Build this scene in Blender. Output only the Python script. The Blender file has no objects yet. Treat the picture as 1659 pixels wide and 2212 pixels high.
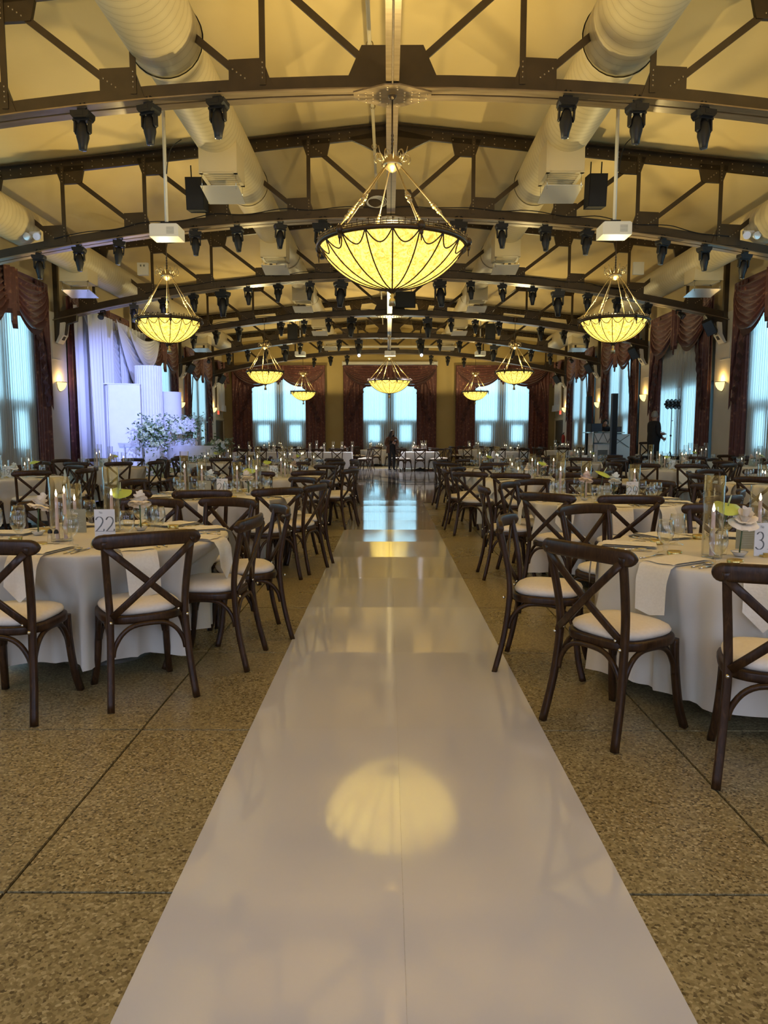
import bpy, math, random
from math import sin, cos, pi, sqrt, atan2, radians, hypot, exp
from mathutils import Vector, Matrix, Euler, Quaternion
random.seed(7)
S = bpy.context.scene
COL = S.collection

# ------------------------------------------------------------------ camera, world, exposure
F_PX, CAM_H = 1560.0, 1.36
cam_d = bpy.data.cameras.new('camera')
cam_d.sensor_fit = 'VERTICAL'; cam_d.sensor_height = 24.0
cam_d.lens = F_PX / 2212.0 * 24.0
cam_d.clip_end = 200
cam = bpy.data.objects.new('camera', cam_d); COL.objects.link(cam)
cam.location = (0, 0, CAM_H)
cam.rotation_euler = (pi / 2 - 0.1041, 0, 0.00574)
S.camera = cam
W = bpy.data.worlds.new('daylight'); S.world = W; W.use_nodes = True
W.node_tree.nodes['Background'].inputs[0].default_value = (0.55, 0.75, 1.0, 1)
W.node_tree.nodes['Background'].inputs[1].default_value = 0.6
vs = S.view_settings
vs.view_transform = 'Standard'; vs.look = 'None'; vs.exposure = 0.32; vs.gamma = 1.0; vs.use_curve_mapping = False
cy = S.cycles
cy.max_bounces = 7; cy.diffuse_bounces = 3; cy.glossy_bounces = 3; cy.transmission_bounces = 4
cy.transparent_max_bounces = 20; cy.caustics_reflective = False; cy.caustics_refractive = False
cy.sample_clamp_indirect = 4.0; cy.use_denoising = True; cy.use_light_tree = True
cy.use_adaptive_sampling = True; cy.adaptive_threshold = 0.02

# light levels
UP_SIDE, UP_MAIN = 178.0, 270.0        # uplight inside the chandelier bowls (W)
BOWL_E = 2.7                          # glow of the lit bowls
PANE_E = 3.2                           # daylight in the window panes
WARM = (1.0, 0.79, 0.34)

# ------------------------------------------------------------------ materials
def mat(name, col, rough=0.6, metal=0.0, spec=0.5, **kw):
    m = bpy.data.materials.new(name); m.use_nodes = True
    b = m.node_tree.nodes['Principled BSDF']
    b.inputs['Base Color'].default_value = (*col, 1)
    b.inputs['Roughness'].default_value = rough
    b.inputs['Metallic'].default_value = metal
    b.inputs['Specular IOR Level'].default_value = spec
    for k, v in kw.items():
        b.inputs[k].default_value = v
    return m

def nodes(m):
    nt = m.node_tree
    return nt, nt.nodes, nt.links, nt.nodes['Principled BSDF']

def coords(nt, scale=(1, 1, 1), kind='Object'):
    tc = nt.nodes.new('ShaderNodeTexCoord'); mp = nt.nodes.new('ShaderNodeMapping')
    mp.inputs['Scale'].default_value = scale
    nt.links.new(tc.outputs[kind], mp.inputs['Vector'])
    return mp.outputs['Vector']

def ramp(nt, fac, stops):
    r = nt.nodes.new('ShaderNodeValToRGB')
    el = r.color_ramp.elements
    while len(el) < len(stops): el.new(0.5)
    for e, (p, c) in zip(el, stops):
        e.position = p; e.color = (*c, 1)
    nt.links.new(fac, r.inputs['Fac'])
    return r.outputs['Color']

def noise(nt, vec, scale, detail=3.0, rough=0.5, dist=0.0):
    n = nt.nodes.new('ShaderNodeTexNoise')
    n.inputs['Scale'].default_value = scale; n.inputs['Detail'].default_value = detail
    n.inputs['Roughness'].default_value = rough; n.inputs['Distortion'].default_value = dist
    nt.links.new(vec, n.inputs['Vector'])
    return n.outputs['Fac']

def bump(nt, bsdf, h, strength=0.2, dist=0.01):
    b = nt.nodes.new('ShaderNodeBump')
    b.inputs['Strength'].default_value = strength; b.inputs['Distance'].default_value = dist
    nt.links.new(h, b.inputs['Height']); nt.links.new(b.outputs['Normal'], bsdf.inputs['Normal'])

def tex_mat(name, c1, c2, scale, rough=0.6, detail=4, bstr=0.0, stretch=(1, 1, 1), lo=0.35, hi=0.65, **kw):
    m = mat(name, c1, rough, **kw)
    nt, ns, ln, b = nodes(m)
    f = noise(nt, coords(nt, stretch), scale, detail)
    ln.new(ramp(nt, f, [(lo, c1), (hi, c2)]), b.inputs['Base Color'])
    if bstr: bump(nt, b, f, bstr)
    return m

def emit(name, col, strength, sample=True):
    m = bpy.data.materials.new(name); m.use_nodes = True
    nt = m.node_tree; nt.nodes.clear()
    o = nt.nodes.new('ShaderNodeOutputMaterial'); e = nt.nodes.new('ShaderNodeEmission')
    e.inputs[0].default_value = (*col, 1); e.inputs[1].default_value = strength
    nt.links.new(e.outputs[0], o.inputs['Surface'])
    if not sample: m.cycles.emission_sampling = 'NONE'
    return m

M = {}
M['ceiling'] = tex_mat('ceiling paint', (.76, .58, .27), (.82, .63, .30), 0.6, 0.85, bstr=0.05)
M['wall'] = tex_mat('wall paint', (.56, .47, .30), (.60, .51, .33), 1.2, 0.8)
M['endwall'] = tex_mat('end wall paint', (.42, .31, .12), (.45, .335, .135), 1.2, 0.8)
M['pilaster'] = tex_mat('pilaster paint', (.66, .61, .52), (.70, .65, .56), 1.5, 0.7)
M['truss'] = tex_mat('bronze painted steel', (.036, .022, .009), (.054, .033, .0135), 3.0, 0.40, metal=0.1)
M['flange'] = tex_mat('bronze flange with painted sheen', (.20, .145, .085), (.28, .21, .13), 2.5, 0.30, stretch=(1, 6, 1), metal=0.45)  # lighter than the webs: light caught by the undersides is put into the colour
M['rivet'] = mat('rivet', (.40, .30, .17), 0.3, 0.6)
M['black'] = mat('black metal', (.009, .009, .011), 0.45, spec=.3)
M['blackmat'] = mat('black cloth', (.010, .010, .012), 0.85)
M['lens'] = mat('lens glass', (.05, .06, .09), 0.08, spec=0.9)
M['white'] = mat('white plastic', (.72, .71, .68), 0.45)
M['whitemetal'] = mat('white painted metal', (.66, .63, .56), 0.4)
M['brass'] = mat('aged brass', (.46, .37, .22), 0.32, 0.85)
M['darkbronze'] = mat('dark bronze', (.07, .043, .022), 0.38, 0.4)
M['gold'] = mat('gold tin', (.62, .46, .15), 0.3, 0.9)
M['silver'] = mat('cutlery steel', (.62, .58, .50), 0.15, 1.0)
M['cream'] = tex_mat('ivory seat fabric', (.74, .66, .55), (.78, .70, .59), 60, 0.75, bstr=0.1)
M['napkin'] = tex_mat('napkin cotton', (.74, .68, .57), (.78, .72, .61), 80, 0.85, bstr=0.15)
M['candle'] = mat('blush candle wax', (.80, .56, .44), 0.5)
M['candle'].node_tree.nodes['Principled BSDF'].inputs['Subsurface Weight'].default_value = 0.0
M['flame'] = emit('candle flame', (1.0, .80, .46), 9.0, False)
M['petal'] = tex_mat('cream petal', (.84, .72, .57), (.88, .78, .64), 12, 0.6)
M['petalpink'] = tex_mat('blush petal', (.84, .62, .50), (.88, .70, .58), 12, 0.6)
M['petalwhite'] = tex_mat('white petal', (.86, .86, .82), (.80, .82, .76), 12, 0.6)
M['petalgreen'] = tex_mat('pale green petal', (.62, .70, .40), (.72, .76, .52), 10, 0.6)
M['leaf'] = tex_mat('green leaf', (.06, .12, .035), (.12, .20, .06), 8, 0.5)
M['leaflight'] = tex_mat('eucalyptus leaf', (.22, .32, .20), (.34, .42, .28), 8, 0.6)
M['anthurium'] = tex_mat('lime anthurium', (.42, .52, .08), (.50, .60, .12), 9, 0.3)
M['stem'] = mat('flower stem', (.05, .09, .03), 0.5)
M['sageline'] = mat('pale menu print', (.44, .43, .35), 0.7)
M['sage'] = tex_mat('sage card', (.30, .29, .20), (.32, .31, .215), 30, 0.7)
M['cardwhite'] = mat('number card', (.70, .69, .67), 0.5)
M['ink'] = mat('grey ink', (.16, .17, .17), 0.6)
M['whiteink'] = mat('white ink', (.82, .80, .72), 0.6)
M['ceramic'] = mat('white ceramic', (.78, .74, .66), 0.2)
M['door'] = mat('grey door', (.10, .085, .06), 0.5)
M['exit'] = emit('exit sign glow', (1.0, .10, .05), 1.6, False)
M['skin'] = mat('skin', (.42, .24, .16), 0.5)
M['hairdark'] = mat('dark hair', (.014, .009, .006), 0.5)
M['hairgrey'] = mat('grey hair', (.24, .22, .20), 0.6)
M['brownknit'] = tex_mat('brown knit', (.085, .035, .016), (.11, .05, .024), 40, 0.9)
M['frame'] = mat('dark window frame', (.03, .025, .02), 0.5)
M['red'] = mat('red enamel', (.35, .02, .015), 0.35)
M['pane'] = emit('daylight pane', (.37, .76, 1.0), PANE_E)
M['pane_front'] = emit('added daylight behind camera', (.58, .70, 1.0), 8.0)  # unseen added panes, tinted for the light on the near runner
M['litlens'] = emit('lit stage lens', (.80, .84, 1.0), 14.0, False)
M['sconce'] = emit('sconce glass', (1.0, .80, .30), 1.5)
M['stagewhite'] = tex_mat('white matt board', (.80, .80, .82), (.84, .84, .86), 4, 0.7)
M['skirt'] = tex_mat('black stage skirt', (.008, .009, .013), (.016, .017, .022), 6, 0.9)
M['pocket'] = mat('blue grey speaker', (.03, .045, .075), 0.5)

# chandelier bowl: lit art glass with darker streaks in the glass itself
def bowl_mat():
    m = bpy.data.materials.new('lit art glass'); m.use_nodes = True
    nt = m.node_tree; nt.nodes.clear()
    o = nt.nodes.new('ShaderNodeOutputMaterial'); e = nt.nodes.new('ShaderNodeEmission')
    g = nt.nodes.new('ShaderNodeBsdfGlossy'); g.inputs['Roughness'].default_value = 0.25
    g.inputs['Color'].default_value = (.05, .05, .05, 1)
    a = nt.nodes.new('ShaderNodeAddShader')
    v = coords(nt, (6.5, 6.5, 3.0))
    f = noise(nt, v, 2.4, 5, 0.6, 1.8)
    c = ramp(nt, f, [(.36, (.36, .19, .025)), (.46, (.50, .32, .05)), (.56, (.72, .52, .09)), (.74, (.84, .64, .14))])
    nt.links.new(c, e.inputs[0]); e.inputs[1].default_value = BOWL_E
    nt.links.new(e.outputs[0], a.inputs[0]); nt.links.new(g.outputs[0], a.inputs[1])
    nt.links.new(a.outputs[0], o.inputs['Surface'])
    return m
M['bowl'] = bowl_mat()

# thin glass
def glass_mat(name, tint=(.96, .97, .97), k=0.95, pwr=3.0, edge=.34):
    m = bpy.data.materials.new(name); m.use_nodes = True
    nt = m.node_tree; nt.nodes.clear()
    o = nt.nodes.new('ShaderNodeOutputMaterial')
    t = nt.nodes.new('ShaderNodeBsdfTransparent'); g = nt.nodes.new('ShaderNodeBsdfGlossy')
    g.inputs['Roughness'].default_value = 0.03; g.inputs['Color'].default_value = (1, 1, 1, 1)
    lw = nt.nodes.new('ShaderNodeLayerWeight'); lw.inputs['Blend'].default_value = 0.4
    c = ramp(nt, lw.outputs['Facing'], [(.0, tint), (.55, tint), (1.0, (edge, edge, edge))])
    nt.links.new(c, t.inputs['Color'])
    pw = nt.nodes.new('ShaderNodeMath'); pw.operation = 'POWER'; pw.inputs[1].default_value = pwr
    nt.links.new(lw.outputs['Facing'], pw.inputs[0])
    mu = nt.nodes.new('ShaderNodeMath'); mu.operation = 'MULTIPLY'; mu.inputs[1].default_value = k
    ad = nt.nodes.new('ShaderNodeMath'); ad.operation = 'ADD'; ad.inputs[1].default_value = 0.03
    nt.links.new(pw.outputs[0], mu.inputs[0]); nt.links.new(mu.outputs[0], ad.inputs[0])
    mx = nt.nodes.new('ShaderNodeMixShader')
    nt.links.new(ad.outputs[0], mx.inputs[0]); nt.links.new(t.outputs[0], mx.inputs[1]); nt.links.new(g.outputs[0], mx.inputs[2])
    nt.links.new(mx.outputs[0], o.inputs['Surface'])
    return m
M['glass'] = glass_mat('clear glass')
M['crystal'] = glass_mat('clear crystal', (.95, .96, .96), 1.0, 2.1, .22)
M['acrylic'] = glass_mat('clear acrylic', (.93, .95, .97), 0.9)

# sheer curtain: cloth that lets daylight through
def sheer_mat(name, col, see=0.07, trans=0.54):
    m = bpy.data.materials.new(name); m.use_nodes = True
    nt = m.node_tree; nt.nodes.clear()
    o = nt.nodes.new('ShaderNodeOutputMaterial')
    d = nt.nodes.new('ShaderNodeBsdfDiffuse'); t = nt.nodes.new('ShaderNodeBsdfTranslucent'); p = nt.nodes.new('ShaderNodeBsdfTransparent')
    for n in (d, t): n.inputs['Color'].default_value = (*col, 1)
    lw = nt.nodes.new('ShaderNodeLayerWeight'); lw.inputs['Blend'].default_value = 0.5     # more threads in the way where the pleat turns edge-on
    cc = ramp(nt, lw.outputs['Facing'], [(.0, col), (.14, tuple(c * .86 for c in col)), (.38, tuple(c * .52 for c in col)), (.8, tuple(c * .40 for c in col))])
    nt.links.new(cc, t.inputs['Color'])
    a = nt.nodes.new('ShaderNodeMixShader'); a.inputs[0].default_value = trans
    b = nt.nodes.new('ShaderNodeMixShader'); b.inputs[0].default_value = see
    nt.links.new(d.outputs[0], a.inputs[1]); nt.links.new(t.outputs[0], a.inputs[2])
    nt.links.new(a.outputs[0], b.inputs[1]); nt.links.new(p.outputs[0], b.inputs[2])
    nt.links.new(b.outputs[0], o.inputs['Surface'])
    return m
M['sheer'] = sheer_mat('sheer voile', (.86, .85, .83))
M['drapewhite'] = sheer_mat('white draping', (.80, .80, .82), 0.0, 0.15)

# damask drapes
def damask():
    m = mat('burgundy damask', (.10, .025, .02), 0.55)
    nt, ns, ln, b = nodes(m)
    v = coords(nt, (1, 1, 1))
    vo = nt.nodes.new('ShaderNodeTexVoronoi'); vo.inputs['Scale'].default_value = 7.0
    ln.new(v, vo.inputs['Vector'])
    f = noise(nt, v, 14, 5)
    ad = nt.nodes.new('ShaderNodeMath'); ad.operation = 'ADD'
    ln.new(vo.outputs['Distance'], ad.inputs[0]); ln.new(f, ad.inputs[1])
    ln.new(ramp(nt, ad.outputs[0], [(.55, (.30, .13, .075)), (.75, (.145, .045, .034)), (1.0, (.105, .026, .022))]), b.inputs['Base Color'])
    b.inputs['Sheen Weight'].default_value = 0.25
    return m
M['damask'] = damask()
M['trim'] = mat('dark burgundy trim', (.045, .008, .008), 0.7)

# dark oak chair wood
def wood():
    m = mat('dark stained wood', (.06, .028, .013), 0.36, spec=.28)
    nt, ns, ln, b = nodes(m)
    f = noise(nt, coords(nt, (9, 9, 1.6)), 7, 6, 0.6, 0.8)
    ln.new(ramp(nt, f, [(.30, (.018, .0078, .003)), (.55, (.043, .0190, .007)), (.78, (.084, .040, .015))]), b.inputs['Base Color'])
    bump(nt, b, f, 0.12, 0.004)
    return m
M['wood'] = wood()

# terrazzo
def terrazzo():
    m = mat('terrazzo', (.3, .25, .16), 0.25)
    nt, ns, ln, b = nodes(m)
    g = coords(nt, (1, 1, 1))
    vo = nt.nodes.new('ShaderNodeTexVoronoi'); vo.inputs['Scale'].default_value = 120
    ln.new(g, vo.inputs['Vector'])
    sep = nt.nodes.new('ShaderNodeSeparateColor'); ln.new(vo.outputs['Color'], sep.inputs[0])
    c = ramp(nt, sep.outputs[0], [(.0, (.09, .068, .034)), (.18, (.215, .170, .085)), (.5, (.295, .238, .122)), (.85, (.37, .305, .165)), (1., (.50, .43, .26))])
    big = noise(nt, g, 0.9, 4)
    mx = nt.nodes.new('ShaderNodeMix'); mx.data_type = 'RGBA'; mx.blend_type = 'MULTIPLY'; mx.inputs[0].default_value = 1
    ln.new(c, mx.inputs[6]); ln.new(ramp(nt, big, [(.3, (.72, .70, .68)), (.7, (.98, .96, .92))]), mx.inputs[7])
    ln.new(mx.outputs[2], b.inputs['Base Color'])
    rr = nt.nodes.new('ShaderNodeMapRange'); rr.inputs[3].default_value = 0.20; rr.inputs[4].default_value = 0.36
    ln.new(big, rr.inputs[0]); ln.new(rr.outputs[0], b.inputs['Roughness'])
    return m
M['terrazzo'] = terrazzo()
M['joint'] = mat('brass divider', (.022, .016, .008), 0.6)

# aisle vinyl: glossy, telegraphing the joints below
def vinyl(name, rough, col, bs):
    m = mat(name, col, rough, spec=1.0, **{'Coat Weight': .5, 'Coat Roughness': rough, 'Coat IOR': 1.6})
    nt, ns, ln, b = nodes(m)
    g = coords(nt, (1, 1, 1))
    w = noise(nt, coords(nt, (.45, 3.2, 1)), 1.4, 2)
    fine = noise(nt, g, 30, 2)
    a = nt.nodes.new('ShaderNodeMath'); a.operation = 'MULTIPLY_ADD'; a.inputs[1].default_value = 0.04
    ln.new(fine, a.inputs[0]); ln.new(w, a.inputs[2])
    bump(nt, b, a.outputs[0], bs, 0.01)
    sc = noise(nt, coords(nt, (1, .35, 1)), 2.0, 6)
    rr = nt.nodes.new('ShaderNodeMapRange'); rr.inputs[1].default_value = .3; rr.inputs[2].default_value = .7
    rr.inputs[3].default_value = rough * .75; rr.inputs[4].default_value = rough * 1.3
    ln.new(sc, rr.inputs[0]); ln.new(rr.outputs[0], b.inputs['Roughness'])
    return m
M['runner'] = vinyl('white aisle vinyl', 0.065, (.58, .575, .61), 0.03)
M['runner2'] = vinyl('white aisle vinyl scuffed', 0.085, (.57, .565, .60), 0.03)
M['dance'] = vinyl('white dance floor vinyl', 0.06, (.52, .49, .48), 0.02)
M['decal'] = mat('dark floor decal', (.015, .015, .03), 0.10, spec=.25)

# tablecloth
def cloth():
    m = mat('cream tablecloth', (.62, .57, .48), 0.85)
    nt, ns, ln, b = nodes(m)
    f = noise(nt, coords(nt, (1, 1, .25)), 140, 2)
    g = noise(nt, coords(nt, (1, 1, 1)), 3.0, 3)
    ln.new(ramp(nt, g, [(.3, (.60, .545, .45)), (.7, (.66, .61, .52))]), b.inputs['Base Color'])
    bump(nt, b, f, 0.12, 0.003)
    return m
M['cloth'] = cloth()
M['clothwhite'] = mat('white tablecloth brightened far off', (.80, .79, .79), 0.85)  # pale enough that far cloths look better lit; brightness is in the colour

def duct():
    m = mat('cream spiral duct', (.66, .56, .36), 0.5)
    nt, ns, ln, b = nodes(m)
    w = nt.nodes.new('ShaderNodeTexWave'); w.wave_type = 'BANDS'; w.bands_direction = 'Y'
    w.inputs['Scale'].default_value = 2.3; w.inputs['Distortion'].default_value = 0.0
    ln.new(coords(nt, (1, 1, 1)), w.inputs['Vector'])
    c = ramp(nt, w.outputs['Fac'], [(.0, (.38, .31, .18)), (.02, (.52, .43, .26)), (1., (.55, .46, .28))])
    ln.new(c, b.inputs['Base Color'])
    return m
M['duct'] = duct()
M['ductplain'] = mat('cream sheet metal', (.54, .45, .28), 0.5)
M['plate'] = mat('reflector plate', (.72, .72, .74), 0.18, 0.5)

# ------------------------------------------------------------------ mesh builder
class MB:
    def __init__(s): s.v = []; s.f = []; s.sm = []; s.mi = []
    def add(s, vv, ff, smooth=False, mi=0):
        b = len(s.v); s.v += [tuple(p) for p in vv]
        for q in ff:
            s.f.append(tuple(b + i for i in q)); s.sm.append(smooth); s.mi.append(mi)
        return s
    def box(s, c, d, rz=0.0, mi=0, R=None):
        hx, hy, hz = d[0] / 2, d[1] / 2, d[2] / 2
        R = R or Matrix.Rotation(rz, 3, 'Z'); c = Vector(c)
        vv = [c + R @ Vector((x * hx, y * hy, z * hz)) for x in (-1, 1) for y in (-1, 1) for z in (-1, 1)]
        return s.add(vv, [(0, 1, 3, 2), (4, 6, 7, 5), (0, 4, 5, 1), (2, 3, 7, 6), (0, 2, 6, 4), (1, 5, 7, 3)], False, mi)
    def tube(s, pts, r, n=8, cap=True, smooth=True, flat=1.0, up=None, closed=False, mi=0, sq=False):
        """swept tube; r scalar or list; flat scales the second axis; up fixes the first axis"""
        P = [Vector(p) for p in pts]; N = len(P)
        rs = r if isinstance(r, (list, tuple)) else [r] * N
        vv = []; prev = None
        for i, p in enumerate(P):
            if closed: t = (P[(i + 1) % N] - P[i - 1])
            else: t = (P[min(i + 1, N - 1)] - P[max(i - 1, 0)])
            t.normalize()
            if up is not None: a = Vector(up) - t * t.dot(Vector(up))
            elif prev is None:
                a = Vector((0, 0, 1)) if abs(t.z) < .9 else Vector((1, 0, 0)); a = a - t * t.dot(a)
            else: a = prev - t * t.dot(prev)
            if a.length < 1e-6: a = t.orthogonal()
            a.normalize(); prev = a; b = t.cross(a)
            for k in range(n):
                th = 2 * pi * (k + .5) / n
                ca, sa = cos(th), sin(th)
                if sq:
                    e = 0.45
                    ca = math.copysign(abs(ca) ** e, ca); sa = math.copysign(abs(sa) ** e, sa)
                vv.append(p + (a * ca + b * sa * flat) * rs[i])
        ff = []
        for i in range(N if closed else N - 1):
            j = (i + 1) % N
            for k in range(n):
                l = (k + 1) % n
                ff.append((i * n + k, i * n + l, j * n + l, j * n + k))
        b0 = len(s.v)
        s.add(vv, ff, smooth, mi)
        if cap and not closed:
            s.f.append(tuple(b0 + k for k in range(n))[::-1]); s.sm.append(False); s.mi.append(mi)
            s.f.append(tuple(b0 + (N - 1) * n + k for k in range(n))); s.sm.append(False); s.mi.append(mi)
        return s
    def lathe(s, prof, n=16, c=(0, 0, 0), smooth=True, mi=0, a0=0.0, a1=2 * pi):
        full = abs(a1 - a0 - 2 * pi) < 1e-6
        m = n if full else n + 1
        vv = []
        for (r, z) in prof:
            for k in range(m):
                a = a0 + (a1 - a0) * k / n
                vv.append((c[0] + r * cos(a), c[1] + r * sin(a), c[2] + z))
        ff = []
        for i in range(len(prof) - 1):
            for k in range(n):
                l = (k + 1) % m
                ff.append((i * m + k, i * m + l, (i + 1) * m + l, (i + 1) * m + k))
        return s.add(vv, ff, smooth, mi)
    def grid(s, fn, nu, nv, smooth=True, mi=0, closed_u=False):
        vv = [fn(i / nu, j / nv) for j in range(nv + 1) for i in range(nu if closed_u else nu + 1)]
        m = nu if closed_u else nu + 1
        ff = []
        for j in range(nv):
            for i in range(nu):
                k = (i + 1) % m
                ff.append((j * m + i, j * m + k, (j + 1) * m + k, (j + 1) * m + i))
        return s.add(vv, ff, smooth, mi)
    def prism(s, poly, a, b, axis='y', mi=0):
        """poly in the other two axes, extruded from a to b along axis"""
        def pt(p, t):
            if axis == 'y': return (p[0], t, p[1])
            if axis == 'x': return (t, p[0], p[1])
            return (p[0], p[1], t)
        n = len(poly)
        vv = [pt(p, a) for p in poly] + [pt(p, b) for p in poly]
        ff = [tuple(range(n)), tuple(range(2 * n - 1, n - 1, -1))]
        ff += [(i, (i + 1) % n, n + (i + 1) % n, n + i)[::-1] for i in range(n)]
        return s.add(vv, ff, False, mi)
    def ball(s, c, r, n=8, m=5, sc=(1, 1, 1), mi=0):
        pr = [(max(1e-4, r * sin(pi * i / m)), -r * cos(pi * i / m)) for i in range(m + 1)]
        b = len(s.v); s.lathe(pr, n, (0, 0, 0), True, mi)
        for i in range(b, len(s.v)):
            p = s.v[i]; s.v[i] = (c[0] + p[0] * sc[0], c[1] + p[1] * sc[1], c[2] + p[2] * sc[2])
        return s
    def xf(s, m4, start=0):
        for i in range(start, len(s.v)): s.v[i] = tuple(m4 @ Vector(s.v[i]))
        return s
    def mesh(s, name, mats):
        me = bpy.data.meshes.new(name)
        me.from_pydata(s.v, [], s.f)
        if not isinstance(mats, (list, tuple)): mats = [mats]
        for m in mats: me.materials.append(m)
        me.polygons.foreach_set('use_smooth', s.sm)
        me.polygons.foreach_set('material_index', s.mi)
        me.update()
        return me

def obj(name, data, parent=None, loc=None, rot=None, kind=None, label=None, cat=None, group=None, scale=None):
    o = bpy.data.objects.new(name, data); COL.objects.link(o)
    if parent is not None: o.parent = parent
    if loc is not None: o.location = loc
    if rot is not None: o.rotation_euler = rot
    if scale is not None: o.scale = scale if isinstance(scale, (tuple, list)) else (scale,) * 3
    for k, v in (('kind', kind), ('label', label), ('category', cat), ('group', group)):
        if v: o[k] = v
    return o

def part(mb, name, m, parent, **kw): return obj(name, mb.mesh(name, m), parent, **kw)

def thing(name, label, cat, loc=(0, 0, 0), rz=0.0, group=None, rot=None, scale=None):
    return obj(name, None, None, loc, rot or (0, 0, rz), None, label, cat, group, scale)

def spawn(name, parts, label, cat, loc, rz=0.0, group=None, rot=None, scale=None):
    """a thing and its parts, made of shared mesh data; parts = [(name, mesh, [(sub, mesh)])]"""
    r = thing(name, label, cat, loc, rz, group, rot, scale)
    for p in parts:
        o = obj(p[0], p[1], r)
        if len(p) > 2 and p[2]:
            for q in p[2]: obj(q[0], q[1], o)
        if len(p) > 3: o['kind'] = p[3]
    return r

ORD = ['first', 'second', 'third', 'fourth', 'fifth', 'sixth', 'seventh', 'eighth', 'ninth', 'tenth', 'eleventh', 'twelfth',
       'thirteenth', 'fourteenth', 'fifteenth', 'sixteenth', 'seventeenth', 'eighteenth', 'nineteenth', 'twentieth']
def px(x, y, z):
    """picture column of a world point, used only to word the labels"""
    a, t = 0.00574, 0.1041
    X = x * cos(a) + y * sin(a); Y = -x * sin(a) + y * cos(a); Z = z - CAM_H
    d = Y * cos(t) - Z * sin(t)
    return 829.5 + F_PX * X / d

def catmull(P, n=6):
    P = [Vector(p) for p in P]; out = []
    for i in range(len(P) - 1):
        p0 = P[max(i - 1, 0)]; p1 = P[i]; p2 = P[i + 1]; p3 = P[min(i + 2, len(P) - 1)]
        for k in range(n):
            t = k / n
            out.append(.5 * ((2 * p1) + (p2 - p0) * t + (2 * p0 - 5 * p1 + 4 * p2 - p3) * t * t + (-p0 + 3 * p1 - 3 * p2 + p3) * t ** 3))
    out.append(P[-1])
    return out
# ------------------------------------------------------------------ setting
X0 = 0.05
HW = 9.1
TY = [9.44, 14.65, 20.0, 26.0, 31.7, 37.6]
YB, YE = -4.0, 40.6
TILE = 1.21
floor = obj('floor', MB().box((X0, (YB + YE) / 2, -.05), (2 * HW + 1.2, YE - YB + .6, .08)).mesh('floor', M['joint']), kind='structure')
x_lines = [-1.15 + TILE * k for k in range(-7, 9)]
x_lines = [X0 - HW - .4] + [x for x in x_lines if abs(x - X0) < HW] + [X0 + HW + .4]
y_lines = [2.03 + 1.209 * k for k in range(-1, 17)]
for i in range(len(x_lines) - 1):
    for j in range(len(y_lines) - 1):
        a, b, c, d = x_lines[i], x_lines[i + 1], y_lines[j], y_lines[j + 1]
        part(MB().box(((a + b) / 2, (c + d) / 2, -.01), (b - a - .011, d - c - .011, .02)), 'floor_panel', M['terrazzo'], floor)
for (a, b) in ((YB - .2, y_lines[0]), (y_lines[-1], YE + .2)):
    part(MB().box((X0, (a + b) / 2, -.01), (2 * HW + .8, b - a - .007, .02)), 'floor_panel', M['terrazzo'], floor)

def ceil_z(x): return 7.40 - .103 * abs(x - X0)
for s, nm in ((-1, 'ceiling_left'), (1, 'ceiling_right')):
    mb = MB()
    xe = X0 + s * (HW + .4)
    poly = [(X0, ceil_z(X0)), (xe, ceil_z(xe)), (xe, ceil_z(xe) + .15), (X0, ceil_z(X0) + .15)]
    obj(nm, mb.prism(poly, YB - .3, YE + .3, 'y').mesh(nm, M['ceiling']), kind='structure')
for s, nm in ((-1, 'wall_left'), (1, 'wall_right')):
    w = obj(nm, MB().box((X0 + s * (HW + .27), (YB + YE) / 2, 3.3), (.2, YE - YB + .4, 6.7)).mesh(nm, M['wall']), kind='structure')
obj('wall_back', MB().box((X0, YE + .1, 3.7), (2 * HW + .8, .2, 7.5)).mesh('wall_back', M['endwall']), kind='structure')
obj('wall_front', MB().box((X0, YB - .1, 3.7), (2 * HW + .8, .2, 7.5)).mesh('wall_front', M['wall']), kind='structure')

# pilasters between the windows
n = 0
for s in (-1, 1):
    for k, y in enumerate([3.9] + TY):
        w = .60 if y < 37 else .55
        nm = 'trim_%d' % (n + 1); n += 1
        p = obj(nm, MB().box((X0 + s * (HW + .11), y, 2.35), (.22, w * 2, 4.7)).mesh('pilaster', M['pilaster']), kind='structure')
        fr = MB(); xf = X0 + s * (HW - .003)
        for (dy, z0, z1) in ((-.27, 3.45, 4.2), ):
            fr.box((xf, y + dy, (z0 + z1) / 2), (.012, .02, z1 - z0))
            fr.box((xf, y, z0), (.012, .56, .02))
        part(fr, 'cover_plate', M['white'], p)
for s, nm in ((-1, 'baseboard_left'), (1, 'baseboard_right')):
    obj(nm, MB().box((X0 + s * (HW + .155), (YB + YE) / 2, .08), (.03, YE - YB, .16)).mesh(nm, M['door']), kind='structure')

# ------------------------------------------------------------------ windows (lit panes) and curtains
def window(n, loc, rz, w, z_top, lower=True, z_sill=2.26, pm='pane'):
    """local x along the wall, y into the room"""
    o = obj('window_%d' % n, None, None, loc, (0, 0, rz)); o['kind'] = 'structure'
    fr = MB(); pw = w * .25; gap = w * .045
    fr.box((0, .015, (z_top + .5) / 2), (w * .8, .03, z_top - .4))
    part(fr, 'frame', M['frame'], o)
    for s in (-1, 1):
        cx = s * (gap + pw / 2)
        part(MB().box((cx, .045, (z_sill + z_top) / 2), (pw, .02, z_top - z_sill)), 'pane', M[pm], o)
        if lower: part(MB().box((cx, .045, 1.53), (pw * .50, .02, .92)), 'pane', M[pm], o)
    return o

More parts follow.
